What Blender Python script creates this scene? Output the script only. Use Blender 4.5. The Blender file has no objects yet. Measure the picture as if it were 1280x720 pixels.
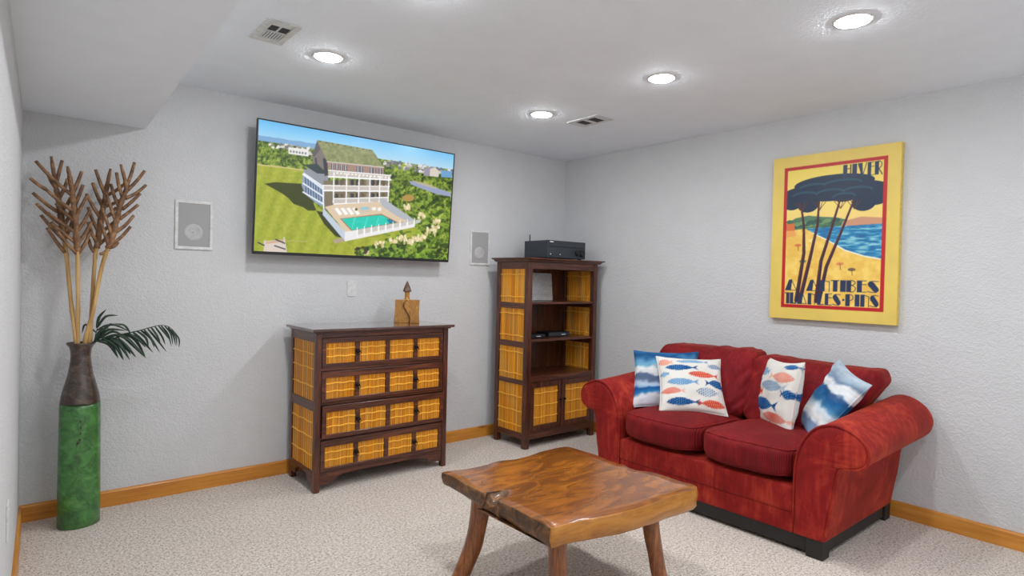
import bpy, bmesh, math, random
import numpy as np
from mathutils import Matrix, Vector, noise as mnoise
random.seed(7); rng = np.random.RandomState(7)
SC = bpy.context.scene; COL = SC.collection

# ------------------------------------------------------------------ camera, world, exposure
F_PX, YAW, PITCH, ROLL = 751.5234, 0.6969837, -0.0140976, 0.0231245
CAM = np.array([-3.9177112, -3.9567691, 1.3057662])
LAMP_L = 188.0          # radiance of the recessed lamps
WORLD_L = 0.75           # even fill light added through the open side of the room behind the camera
EXPOSURE = 0.27
def cam_axes():
    cy, sy, cp, sp = math.cos(YAW), math.sin(YAW), math.cos(PITCH), math.sin(PITCH)
    fwd = np.array([sy*cp, cy*cp, sp]); right = np.array([cy, -sy, 0.]); up = np.cross(right, fwd)
    c, s = math.cos(ROLL), math.sin(ROLL)
    return c*right + s*up, -s*right + c*up, fwd
cd = bpy.data.cameras.new('camera'); cam = bpy.data.objects.new('camera', cd); COL.objects.link(cam)
r_, u_, f_ = cam_axes()
cam.matrix_world = Matrix(((r_[0], u_[0], -f_[0], CAM[0]), (r_[1], u_[1], -f_[1], CAM[1]), (r_[2], u_[2], -f_[2], CAM[2]), (0, 0, 0, 1)))
cd.sensor_width = 36; cd.sensor_fit = 'HORIZONTAL'; cd.lens = F_PX*36/1280; cd.clip_start = 0.02
SC.camera = cam
w = bpy.data.worlds.new('daylight'); SC.world = w; w.use_nodes = True
w.node_tree.nodes['Background'].inputs[0].default_value = (0.93, 0.975, 1.0, 1)
w.node_tree.nodes['Background'].inputs[1].default_value = WORLD_L
vs = SC.view_settings; vs.view_transform = 'Standard'; vs.look = 'None'; vs.gamma = 1; vs.exposure = EXPOSURE; vs.use_curve_mapping = False

# ------------------------------------------------------------------ colour and material helpers
def lin(c):
    c = np.asarray(c, float)/255.
    return np.where(c <= .04045, c/12.92, ((c+.055)/1.055)**2.4)
def L4(c): return tuple(lin(c)) + (1.,)
class NT:
    def __init__(s, name):
        s.m = bpy.data.materials.new(name); s.m.use_nodes = True; s.t = s.m.node_tree
        s.b = s.t.nodes['Principled BSDF']; s.out = s.t.nodes['Material Output']
    def n(s, typ, **kw):
        nd = s.t.nodes.new(typ)
        for k, v in kw.items():
            if k in nd.inputs: nd.inputs[k].default_value = v
            else: setattr(nd, k, v)
        return nd
    def l(s, a, b): s.t.links.new(a, b)
    def coords(s, scale=(1, 1, 1), rnd=0.0):
        tc = s.n('ShaderNodeTexCoord'); mp = s.n('ShaderNodeMapping'); mp.inputs['Scale'].default_value = scale
        src = tc.outputs['Object']
        if rnd:
            oi = s.n('ShaderNodeObjectInfo'); mu = s.n('ShaderNodeMath', operation='MULTIPLY'); mu.inputs[1].default_value = rnd
            s.l(oi.outputs['Random'], mu.inputs[0])
            ad = s.n('ShaderNodeVectorMath', operation='ADD'); s.l(src, ad.inputs[0]); s.l(mu.outputs[0], ad.inputs[1]); src = ad.outputs[0]
        s.l(src, mp.inputs['Vector']); return mp.outputs[0]
    def noise(s, vec, scale, detail=4, rough=.55, dist=0):
        nd = s.n('ShaderNodeTexNoise'); s.l(vec, nd.inputs['Vector'])
        nd.inputs['Scale'].default_value = scale; nd.inputs['Detail'].default_value = detail
        nd.inputs['Roughness'].default_value = rough; nd.inputs['Distortion'].default_value = dist
        return nd.outputs['Fac']
    def ramp(s, fac, stops):
        r = s.n('ShaderNodeValToRGB'); s.l(fac, r.inputs[0]); e = r.color_ramp.elements
        while len(e) < len(stops): e.new(.5)
        for i, (p, c) in enumerate(stops): e[i].position = p; e[i].color = L4(c) if len(c) == 3 else c
        return r.outputs[0]
    def mix(s, fac, a, b, mode='MIX'):
        m = s.n('ShaderNodeMix', data_type='RGBA', blend_type=mode)
        for v, i in ((fac, 0), (a, 6), (b, 7)):
            if hasattr(v, 'links'): s.l(v, m.inputs[i])
            else: m.inputs[i].default_value = v if i == 0 else (L4(v) if len(v) == 3 else v)
        return m.outputs[2]
    def bump(s, h, strength, dist):
        b = s.n('ShaderNodeBump'); b.inputs['Strength'].default_value = strength; b.inputs['Distance'].default_value = dist
        s.l(h, b.inputs['Height'])
        s.l(b.outputs[0], s.b.inputs['Normal']); return b
    def base(s, c):
        if hasattr(c, 'links'): s.l(c, s.b.inputs['Base Color'])
        else: s.b.inputs['Base Color'].default_value = L4(c)
    def set(s, **kw):
        for k, v in kw.items(): s.b.inputs[k.replace('_', ' ')].default_value = v
        return s.m
def plain(name, c, rough=.5, metal=0., **kw):
    t = NT(name); v = t.coords((1, 1, 1))
    f = t.noise(v, 35, 3); cc = np.array(c, float)
    t.base(t.ramp(f, [(.3, tuple(cc*.93)), (.7, tuple(np.minimum(cc*1.05, 255)))]))
    t.bump(f, .08, .002)
    return t.set(Roughness=rough, Metallic=metal, **kw)
def wall_mat(name, c, bs=.35, scale=70):
    t = NT(name); v = t.coords((1, 1, 1.15))
    a = t.noise(v, scale, 3, .5, .4); b2 = t.noise(v, scale*.45, 2, .5, .8)
    ad = t.n('ShaderNodeMath', operation='ADD'); t.l(a, ad.inputs[0]); t.l(b2, ad.inputs[1])
    mr = t.n('ShaderNodeMapRange'); t.l(ad.outputs[0], mr.inputs[0]); mr.inputs[1].default_value = .8; mr.inputs[2].default_value = 1.25
    f = t.noise(v, 6, 2)
    cc = np.array(c, float)
    t.base(t.ramp(f, [(.3, tuple(cc*.985)), (.7, tuple(cc))]))
    t.bump(mr.outputs[0], bs, .004)
    return t.set(Roughness=.85, Specular_IOR_Level=.2)
def wood(name, stops, axis, scale=1., rough=.35, stretch=14., coat=0., dist=1.2, bump=.12, rnd=7.3, knots=None):
    t = NT(name); sc = [stretch]*3; sc['xyz'.index(axis)] = 1.0
    v = t.coords(tuple(np.array(sc)*scale), rnd)
    f = t.noise(v, 1.6, 6, .6, dist); g = t.noise(v, 9, 4, .6)
    m = t.n('ShaderNodeMix', data_type='FLOAT'); m.inputs[0].default_value = .35; t.l(f, m.inputs[2]); t.l(g, m.inputs[3])
    c = t.ramp(m.outputs[0], stops)
    if knots:
        vk = t.coords(tuple(np.array([2.2 if i == 'xyz'.index(axis) else 5. for i in range(3)])), rnd)
        vo = t.n('ShaderNodeTexVoronoi'); t.l(vk, vo.inputs['Vector']); vo.inputs['Scale'].default_value = 1.0
        k = t.ramp(vo.outputs['Distance'], [(.06, (255, 255, 255)), (.16, (0, 0, 0))])
        c = t.mix(k, c, knots)
    t.base(c); t.bump(m.outputs[0], bump, .002)
    return t.set(Roughness=rough, Coat_Weight=coat, Coat_Roughness=.15)
def attr_mat(name, rough=.8, emit=0., sheen=0., bump=0., coat=0., spec=.4):
    t = NT(name); a = t.n('ShaderNodeVertexColor', layer_name='Col')
    if emit:
        t.b.inputs['Base Color'].default_value = (.01, .01, .01, 1)
        t.l(a.outputs['Color'], t.b.inputs['Emission Color']); t.b.inputs['Emission Strength'].default_value = emit
    else: t.l(a.outputs['Color'], t.b.inputs['Base Color'])
    if bump:
        v = t.coords((1, 1, 1)); t.bump(t.noise(v, 420, 2), bump, .001)
    return t.set(Roughness=rough, Sheen_Weight=sheen, Coat_Weight=coat, Specular_IOR_Level=spec)

M = {}
M['wall'] = wall_mat('textured_wall_paint', (210, 211, 213), .5, 92)
M['ceiling'] = wall_mat('ceiling_paint', (238, 244, 251), .3, 95)
M['soffit'] = wall_mat('smooth_soffit_paint', (238, 244, 251), .04, 60)
M['white'] = plain('white_plastic', (214, 214, 214), .45)
M['grey_grille'] = plain('grey_grille_cloth', (162, 162, 163), .8); M['grey_grille'].node_tree.nodes['Noise Texture'].inputs['Scale'].default_value = 900
M['grey_cone'] = plain('pale_speaker_cone', (182, 182, 183), .7)
M['black'] = plain('black_plastic', (22, 23, 26), .4)
M['satin'] = plain('charcoal_satin_metal', (48, 54, 61), .45, .0)
M['dark_hole'] = plain('dark_duct_interior', (62, 62, 64), .9)  # dark colour stands in for the shade inside the duct
M['iron'] = plain('dark_iron', (38, 34, 32), .35, .8)
M['plinth'] = plain('black_stained_wood', (30, 28, 28), .55)
M['silver'] = plain('silver_sheet', (226, 229, 232), .3, .35)
M['ledwhite'] = plain('small_white_mark', (215, 220, 225), .5)
t = NT('red_brick_carpet'); t.m.name = 'speckled_beige_carpet'
v = t.coords((1, 1, 1)); a = t.noise(v, 135, 2, .65); b = t.noise(v, 70, 2, .6); c_ = t.noise(v, 4, 3, .6)
sp = t.n('ShaderNodeMix', data_type='FLOAT'); sp.inputs[0].default_value = .42; t.l(a, sp.inputs[2]); t.l(b, sp.inputs[3])
col = t.ramp(sp.outputs[0], [(.35, (128, 110, 98)), (.44, (196, 182, 170)), (.52, (228, 216, 206)), (.64, (250, 242, 233))])
col = t.mix(.10, col, t.ramp(c_, [(.35, (200, 190, 180)), (.65, (244, 238, 230))]))
t.base(col); t.bump(sp.outputs[0], .9, .02); M['carpet'] = t.set(Roughness=.95, Specular_IOR_Level=.1, Sheen_Weight=.1)
DARK = [(.3, (34, 15, 10)), (.48, (72, 35, 21)), (.72, (136, 74, 44))]
for ax in 'xyz': M['dark_'+ax] = wood('dark_mahogany_'+ax, DARK, ax, 1.6, .34, 16, .25)
M['top'] = wood('glossy_dark_top', [(.3, (58, 36, 32)), (.7, (92, 58, 48))], 'x', 1.5, .08, 14, 1.0, bump=.01)
PINE = [(.25, (170, 98, 28)), (.5, (205, 136, 48)), (.75, (222, 162, 74))]
M['pine_x'] = wood('knotty_pine_x', PINE, 'x', .9, .42, 18, .15, knots=(120, 62, 20))
M['pine_y'] = wood('knotty_pine_y', PINE, 'y', .9, .42, 18, .15, knots=(120, 62, 20))
M['bamboo'] = attr_mat('split_bamboo', .5)
M['canvas'] = attr_mat('printed_canvas', .38, spec=.45, bump=.5)
M['screen'] = attr_mat('lit_display', .25, emit=.86)
M['pillow'] = attr_mat('printed_pillow_cotton', .9, bump=.3, spec=.15)
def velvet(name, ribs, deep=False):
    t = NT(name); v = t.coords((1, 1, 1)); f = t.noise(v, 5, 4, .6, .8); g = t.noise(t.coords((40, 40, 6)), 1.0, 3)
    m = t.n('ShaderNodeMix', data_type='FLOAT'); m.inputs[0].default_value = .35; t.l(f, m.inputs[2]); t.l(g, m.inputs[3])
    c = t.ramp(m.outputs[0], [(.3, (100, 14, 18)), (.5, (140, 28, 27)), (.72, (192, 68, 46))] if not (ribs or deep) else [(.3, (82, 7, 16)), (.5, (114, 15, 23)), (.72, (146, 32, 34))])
    h = t.noise(v, 300, 2)
    if ribs:
        wv = t.n('ShaderNodeTexWave', wave_type='BANDS', bands_direction='Y'); t.l(v, wv.inputs['Vector'])
        wv.inputs['Scale'].default_value = 38; wv.inputs['Distortion'].default_value = .5; wv.inputs['Detail'].default_value = 1
        c = t.mix(.32, c, t.ramp(wv.outputs['Fac'], [(.2, (62, 4, 12)), (.8, (152, 36, 38))])); h = wv.outputs['Fac']
    t.base(c); t.bump(h, .35 if ribs else .15, .004 if ribs else .002)
    t.b.inputs['Sheen Tint'].default_value = L4((255, 130, 90))
    return t.set(Roughness=.75, Sheen_Weight=.12 if ribs else .3, Sheen_Roughness=.4, Specular_IOR_Level=.2)
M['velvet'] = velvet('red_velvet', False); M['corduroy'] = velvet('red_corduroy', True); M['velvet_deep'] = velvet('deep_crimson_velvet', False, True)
# coffee table slab
t = NT('varnished_slab_wood'); v = t.coords((3.2, 9, 9)); f = t.noise(v, 1.3, 6, .62, 1.6)
v2 = t.coords((1, 1, 1)); g = t.noise(v2, 2.6, 3, .55, .6); k = t.noise(v2, 16, 4, .7)
c = t.ramp(f, [(.25, (92, 48, 16)), (.45, (134, 76, 22)), (.6, (166, 98, 30)), (.8, (202, 138, 58))])
c = t.mix(t.ramp(g, [(.40, (0, 0, 0)), (.72, (170, 170, 170))]), c, (78, 36, 14))
fg = t.noise(t.coords((10, 70, 70)), 1.0, 5, .7, .6); c = t.mix(t.ramp(fg, [(.34, (110, 110, 110)), (.60, (0, 0, 0))]), c, (92, 44, 14)); c = t.mix(t.ramp(k, [(.70, (0, 0, 0)), (.76, (150, 150, 150))]), c, (232, 190, 132))
t.base(c); t.bump(f, .12, .003); M['slab'] = t.set(Roughness=.24, Coat_Weight=.5, Coat_Roughness=.14)
t = NT('dark_bark_edge'); v2 = t.coords((1, 1, 1)); f = t.noise(v2, 22, 5, .65, 1.)
t.base(t.ramp(f, [(.3, (44, 28, 16)), (.52, (96, 62, 32)), (.7, (150, 104, 54))])); t.bump(f, .5, .008); M['bark'] = t.set(Roughness=.5, Coat_Weight=.15)
M['edge'] = wood('golden_sawn_edge', [(.25, (112, 62, 16)), (.5, (176, 112, 30)), (.75, (206, 146, 56))], 'x', 1.6, .35, 6, .25, 2.)
M['leg'] = wood('reddish_leg_wood', [(.3, (60, 30, 14)), (.5, (134, 76, 36)), (.72, (186, 118, 64))], 'z', 2.4, .3, 8, .3, 1.5, .3)
M['carved'] = wood('carved_honey_wood', [(.25, (92, 52, 14)), (.5, (168, 112, 28)), (.75, (208, 158, 62))], 'z', 5., .28, 3, .5, 3.)
M['stopper'] = wood('stopper_brown_wood', [(.3, (58, 36, 22)), (.7, (126, 86, 50))], 'z', 5., .3, 3, .3, 2.)
# vase
t = NT('green_glaze'); v = t.coords((1, 1, 1)); f = t.noise(v, 14, 6, .7, .8); g = t.noise(v, 46, 4, .7)
c = t.ramp(f, [(.27, (24, 54, 26)), (.42, (48, 98, 46)), (.58, (72, 132, 64)), (.78, (110, 160, 94))])
c = t.mix(t.ramp(g, [(.60, (0, 0, 0)), (.72, (220, 220, 220))]), c, (30, 62, 30))
t.base(c); t.bump(g, .1, .002); M['green'] = t.set(Roughness=.3, Coat_Weight=.4, Coat_Roughness=.2)
t = NT('mottled_brown_glaze'); v = t.coords((1, 1, 1)); f = t.noise(v, 20, 6, .7, .8)
t.base(t.ramp(f, [(.28, (30, 24, 21)), (.5, (66, 54, 46)), (.74, (116, 96, 80))])); t.bump(f, .15, .002); M['brown'] = t.set(Roughness=.28, Coat_Weight=.4, Coat_Roughness=.2)
t = NT('tan_bamboo_stem'); v = t.coords((30, 30, 3)); f = t.noise(v, 1, 4)
t.base(t.ramp(f, [(.3, (166, 122, 66)), (.7, (226, 188, 124))])); M['stem'] = t.set(Roughness=.5)
t = NT('brown_branch_husk'); v = t.coords((24, 24, 24)); f = t.noise(v, 1, 4, .6)
t.base(t.ramp(f, [(.3, (78, 54, 36)), (.55, (138, 100, 68)), (.75, (192, 150, 104))])); t.bump(f, .3, .004); M['branch'] = t.set(Roughness=.65)
t = NT('dark_green_leaf'); v = t.coords((1, 1, 1)); f = t.noise(v, 20, 3)
t.base(t.ramp(f, [(.3, (24, 44, 34)), (.6, (44, 68, 52)), (.8, (62, 96, 58))])); M['leaf'] = t.set(Roughness=.45)
t = NT('lamp_lens'); t.b.inputs['Base Color'].default_value = (.9, .9, .9, 1)
t.b.inputs['Emission Color'].default_value = (.97, .985, 1.0, 1); M['lens'] = t.set(Emission_Strength=LAMP_L)

# ------------------------------------------------------------------ mesh helpers
ORG = {}
def finish(o, loc, parent):
    loc = np.asarray(loc, float); ORG[o.name] = loc; COL.objects.link(o)
    if parent is not None: o.parent = parent; o.location = loc - ORG[parent.name]
    else: o.location = loc
    return o
def thing(name, loc, label, cat, group=None):
    o = bpy.data.objects.new(name, None); o.empty_display_size = .1; finish(o, loc, None)
    return tag(o, label, cat, group)
def tag(o, label, cat, group=None):
    o['label'] = label; o['category'] = cat
    if group: o['group'] = group
    return o
def mesh(name, V, Fc, mat, parent=None, loc=None, smooth=False, col=None, bevel=0., seg=2, label=None):
    V = np.asarray(V, float)
    if loc is None: loc = ORG[parent.name] if parent is not None else (0, 0, 0)
    me = bpy.data.meshes.new(name); me.from_pydata((V-np.asarray(loc, float)).tolist(), [], [tuple(int(i) for i in f) for f in Fc])
    if bevel:
        bm = bmesh.new(); bm.from_mesh(me); bmesh.ops.remove_doubles(bm, verts=bm.verts, dist=1e-5)
        eds = [e for e in bm.edges if len(e.link_faces) == 2 and e.calc_face_angle(0) > .5]
        bmesh.ops.bevel(bm, geom=eds, offset=bevel, segments=seg, affect='EDGES', profile=.5, clamp_overlap=True)
        bm.to_mesh(me); bm.free()
    if smooth: me.shade_smooth()
    if col is not None:
        a = me.color_attributes.new('Col', 'FLOAT_COLOR', 'POINT'); a.data.foreach_set('color', np.c_[col, np.ones(len(col))].astype(np.float32).ravel())
    mats = mat if isinstance(mat, list) else [mat]
    for m in mats: me.materials.append(m)
    o = bpy.data.objects.new(name, me)
    if label: o['label'] = label
    return finish(o, loc, parent)
def copy(o, loc, parent, name=None):
    c = bpy.data.objects.new(name or o.data.name, o.data); return finish(c, loc, parent)
def box(x0, x1, y0, y1, z0, z1):
    V = [(x, y, z) for z in (z0, z1) for y in (y0, y1) for x in (x0, x1)]
    return V, [(0, 2, 3, 1), (4, 5, 7, 6), (0, 1, 5, 4), (2, 6, 7, 3), (0, 4, 6, 2), (1, 3, 7, 5)]
def join(*parts):
    V = []; Fc = []
    for v, f in parts: n = len(V); V += [tuple(p) for p in v]; Fc += [tuple(i+n for i in q) for q in f]
    return V, Fc
def boxo(name, b, mat, parent=None, bevel=.003, loc=None, **kw):
    V, Fc = box(*b); return mesh(name, V, Fc, mat, parent, loc, bevel=bevel, **kw)
def prism(poly, axis, a, b):
    """closed polygon of (p,q) pairs extruded along axis between a and b"""
    n = len(poly); mk = {'x': lambda p, q, h: (h, p, q), 'y': lambda p, q, h: (p, h, q), 'z': lambda p, q, h: (p, q, h)}[axis]
    V = [mk(p, q, a) for p, q in poly] + [mk(p, q, b) for p, q in poly]
    return V, [tuple(range(n)), tuple(range(2*n-1, n-1, -1))] + [(i, i+n, (i+1) % n+n, (i+1) % n) for i in range(n)]
def tube(path, rad, n=8, closed=False, cap=True):
    P = np.asarray(path, float); m = len(P); rad = np.broadcast_to(np.asarray(rad, float), (m,))
    T = np.gradient(P, axis=0) if not closed else np.roll(P, -1, 0)-np.roll(P, 1, 0)
    T /= np.linalg.norm(T, axis=1)[:, None]+1e-12
    ref = np.array([0, 0, 1.]) if abs(T[0][2]) < .9 else np.array([1., 0, 0])
    a = np.cross(T[0], ref); a /= np.linalg.norm(a); V = []
    for i in range(m):
        a = a - T[i]*(a@T[i]); a /= np.linalg.norm(a)+1e-12; b = np.cross(T[i], a)
        for k in range(n): th = 2*math.pi*k/n; V.append(P[i]+rad[i]*(math.cos(th)*a+math.sin(th)*b))
    Fc = []
    for i in range(m if closed else m-1):
        j = (i+1) % m
        for k in range(n): Fc.append((i*n+k, i*n+(k+1) % n, j*n+(k+1) % n, j*n+k))
    if cap and not closed: Fc += [tuple(range(n-1, -1, -1)), tuple((m-1)*n+k for k in range(n))]
    return V, Fc
def lathe(prof, c, n=40, sx=1., sy=1., ang=0.):
    V = []; m = len(prof); ca, sa = math.cos(ang), math.sin(ang)
    for r, z in prof:
        for k in range(n):
            th = 2*math.pi*k/n; a, b = r*math.cos(th)*sx, r*math.sin(th)*sy
            V.append((c[0]+a*ca-b*sa, c[1]+a*sa+b*ca, c[2]+z))
    Fc = [(i*n+k, i*n+(k+1) % n, (i+1)*n+(k+1) % n, (i+1)*n+k) for i in range(m-1) for k in range(n)]
    Fc += [tuple(range(n-1, -1, -1)), tuple((m-1)*n+k for k in range(n))]
    return V, Fc
def smooth_path(P, n, closed=False):
    P = np.asarray(P, float); m = len(P); out = []
    for i in range(m if closed else m-1):
        if closed: p0, p1, p2, p3 = P[i-1], P[i], P[(i+1) % m], P[(i+2) % m]
        else: p0, p1, p2, p3 = P[max(i-1, 0)], P[i], P[i+1], P[min(i+2, m-1)]
        for k in range(n):
            s = k/n; out.append(.5*((2*p1)+(-p0+p2)*s+(2*p0-5*p1+4*p2-p3)*s*s+(-p0+3*p1-3*p2+p3)*s**3))
    if not closed: out.append(P[-1])
    return np.array(out)
def grid_faces(nu, nv, off=0, flip=False):
    i, j = np.meshgrid(np.arange(nv-1), np.arange(nu-1), indexing='ij'); a = (i*nu+j+off).ravel()
    q = np.c_[a, a+1, a+nu+1, a+nu]
    return q[:, ::-1] if flip else q
def hom(src, dst):
    A = []; b = []
    for (x, y), (u, v) in zip(src, dst):
        A += [[x, y, 1, 0, 0, 0, -u*x, -u*y], [0, 0, 0, x, y, 1, -v*x, -v*y]]; b += [u, v]
    return np.append(np.linalg.solve(np.array(A, float), np.array(b, float)), 1).reshape(3, 3)
def happ(Hm, X, Y): d = Hm[2, 0]*X+Hm[2, 1]*Y+1; return (Hm[0, 0]*X+Hm[0, 1]*Y+Hm[0, 2])/d, (Hm[1, 0]*X+Hm[1, 1]*Y+Hm[1, 2])/d

# ------------------------------------------------------------------ flat print painter (numpy)
def vnoise(h, w, cell, seed=0, octaves=3):
    r = np.random.RandomState(seed); out = np.zeros((h, w)); amp = 1.; tot = 0
    cy, cx = (cell if isinstance(cell, tuple) else (cell, cell))
    for o in range(octaves):
        g = r.rand(int(h/cy)+3, int(w/cx)+3); y = np.arange(h)/cy; x = np.arange(w)/cx
        yi = y.astype(int); xi = x.astype(int); fy = (y-yi)[:, None]; fx = (x-xi)[None]; fy = fy*fy*(3-2*fy); fx = fx*fx*(3-2*fx)
        G = lambda a, b: g[np.ix_(yi+a, xi+b)]
        out += amp*((G(0, 0)*(1-fx)+G(0, 1)*fx)*(1-fy)+(G(1, 0)*(1-fx)+G(1, 1)*fx)*fy); tot += amp; amp *= .55; cy = max(cy/2, 1.); cx = max(cx/2, 1.)
    return out/tot
class Paint:
    def __init__(s, w, h, c): s.w, s.h = w, h; s.a = np.empty((h, w, 3)); s.a[:] = c; s.Y, s.X = np.mgrid[0:h, 0:w].astype(float)
    def put(s, m, c, al=1.):
        c = np.asarray(c, float); s.a[m] = s.a[m]*(1-al)+(c[m] if c.ndim == 3 else c)*al
    def mask(s, pts):
        p = np.asarray(pts, float); x0, y0 = np.floor(p.min(0)).astype(int); x1, y1 = np.ceil(p.max(0)).astype(int)+1
        x0, y0, x1, y1 = max(x0, 0), max(y0, 0), min(x1, s.w), min(y1, s.h); m = np.zeros((s.h, s.w), bool)
        if x1 <= x0 or y1 <= y0: return m
        X = s.X[y0:y1, x0:x1]; Y = s.Y[y0:y1, x0:x1]; ins = np.zeros(X.shape, bool)
        for (xa, ya), (xb, yb) in zip(p, np.roll(p, -1, 0)):
            if ya == yb: continue
            ins ^= ((ya > Y) != (yb > Y)) & (X < (xb-xa)*(Y-ya)/(yb-ya)+xa)
        m[y0:y1, x0:x1] = ins; return m
    def poly(s, pts, c, al=1.): s.put(s.mask(pts), c, al)
    def ell(s, cx, cy, rx, ry, c, al=1., ang=0.):
        t = math.radians(ang); dx, dy = s.X-cx, s.Y-cy; u = dx*math.cos(t)+dy*math.sin(t); v = -dx*math.sin(t)+dy*math.cos(t)
        s.put((u/rx)**2+(v/ry)**2 <= 1, c, al)
    def line(s, pts, wd, c, al=1.):
        m = np.zeros((s.h, s.w), bool); wd = wd if isinstance(wd, (list, tuple)) else (wd, wd); n = len(pts)-1
        for i, ((xa, ya), (xb, yb)) in enumerate(zip(pts[:-1], pts[1:])):
            dx, dy = xb-xa, yb-ya; t = np.clip(((s.X-xa)*dx+(s.Y-ya)*dy)/(dx*dx+dy*dy+1e-9), 0, 1)
            r = (wd[0]+(wd[1]-wd[0])*(i+t)/n)/2
            m |= (s.X-xa-t*dx)**2+(s.Y-ya-t*dy)**2 <= r*r
        s.put(m, c, al)
    def sample(s, X, Y):
        X = np.clip(X, 0, s.w-1.001); Y = np.clip(Y, 0, s.h-1.001); xi, yi = X.astype(int), Y.astype(int); fx = (X-xi)[..., None]; fy = (Y-yi)[..., None]; a = s.a
        return (a[yi, xi]*(1-fx)+a[yi, xi+1]*fx)*(1-fy)+(a[yi+1, xi]*(1-fx)+a[yi+1, xi+1]*fx)*fy
    def soften(s, n=1):
        for _ in range(n):
            p = np.pad(s.a, ((1, 1), (1, 1), (0, 0)), mode='edge'); s.a = (p[1:-1, 1:-1]*2+p[:-2, 1:-1]+p[2:, 1:-1]+p[1:-1, :-2]+p[1:-1, 2:])/6

def mixc(n, stops):
    n = np.asarray(n); xs = [p for p, _ in stops]; cs = np.array([c for _, c in stops], float)
    return np.stack([np.interp(n, xs, cs[:, i]) for i in range(3)], -1)

# ------------------------------------------------------------------ room shell
H = 2.4; REAR = -5.2; SK = .034     # the left wall and the soffit run slightly askew
lx = lambda y: -3.87+SK*y
def struct(o, label=None):
    o['kind'] = 'structure'
    if label: o['label'] = label
    return o
struct(mesh('floor', *join(prism([(0.12, .12), (0.12, REAR), (-4.3, REAR), (-4.3, .12)], 'z', -.08, 0)), M['carpet']), 'speckled beige carpet covering the whole floor')
struct(mesh('ceiling', *prism([(0.12, .12), (0.12, REAR), (-4.3, REAR), (-4.3, .12)], 'z', H, H+.1), M['ceiling']), 'white flat ceiling with recessed downlights')
struct(mesh('wall_back', *box(-4.3, .12, 0, .12, 0, H), M['wall']), 'light grey textured wall behind the television')
struct(mesh('wall_right', *box(0, .12, REAR, 0, 0, H), M['wall']), 'light grey textured wall behind the red sofa')
struct(mesh('wall_left', *prism([(lx(0), 0), (lx(REAR), REAR), (lx(REAR)-.12, REAR), (lx(0)-.12, 0)], 'z', 0, H), M['wall']), 'light grey textured wall at the far left edge')
sx = lambda y: -3.332+SK*y
struct(mesh('ceiling_soffit', *prism([(sx(0), 0), (sx(REAR), REAR), (lx(REAR), REAR), (lx(0), 0)], 'z', 2.109, H), M['soffit']), 'smooth grey boxed soffit lower than the ceiling above bamboo stalks')
def board(p):    # baseboard section with an eased top edge: (out, z)
    return [(0, 0), (p, 0), (p, .078), (p*.75, .085), (p*.4, .088), (0, .088)]
V, Fc = prism(board(.015), 'x', lx(0), 0); V = [(x, -a, z) for x, a, z in V]
struct(mesh('baseboard_back', V, [f[::-1] for f in Fc], M['pine_x']), 'honey pine baseboard along the television wall')
V, Fc = prism(board(.015), 'y', REAR, -.0155); V = [(-a, y, z) for a, y, z in V]
struct(mesh('baseboard_right', V, Fc, M['pine_y']), 'honey pine baseboard along the wall behind the sofa')
V, Fc = prism(board(.015), 'y', REAR, -.0155); V = [(lx(y)+a, y, z) for a, y, z in V]
struct(mesh('baseboard_left', V, [f[::-1] for f in Fc], M['pine_y']), 'honey pine baseboard along the left wall')

# ------------------------------------------------------------------ recessed lamps
def downlight(x, y, label):
    o = thing('recessed_downlight', (x, y, H), label, 'ceiling light', 'recessed ceiling downlights')
    mesh('trim_ring', *lathe([(.0645, -.001), (.0645, -.0048), (.068, -.0062), (.078, -.0045), (.081, 0), (.081, .001)], (x, y, H), 40), M['white'], o, smooth=True)
    mesh('lens', *lathe([(.003, -.0155), (.022, -.0148), (.042, -.0125), (.056, -.0095), (.063, -.0068), (.0645, -.0045)], (x, y, H), 32), M['lens'], o, smooth=True, label='glowing domed lens')  # dome shape added to throw light sideways onto upper walls and ceiling
downlight(-2.701, -1.030, 'round glowing ceiling downlight above the television, beside the louvred vent')
downlight(-1.235, -1.015, 'smallest glowing ceiling downlight, nearest the room corner above the bookcase')
downlight(-1.255, -1.980, 'glowing ceiling downlight in the middle of the row of three along the right')
downlight(-1.275, -2.937, 'largest glowing ceiling downlight, nearest the poster and the top edge of the photo')
downlight(-2.70, -1.985, 'round ceiling downlight just above the top edge of the photo')
downlight(-2.70, -2.945, 'round ceiling downlight out of view, between camera and coffee table')
downlight(-1.27, -3.90, 'round ceiling downlight out of view, fourth in the right row')
downlight(-2.70, -3.90, 'round ceiling downlight out of view, beside the camera')

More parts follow.
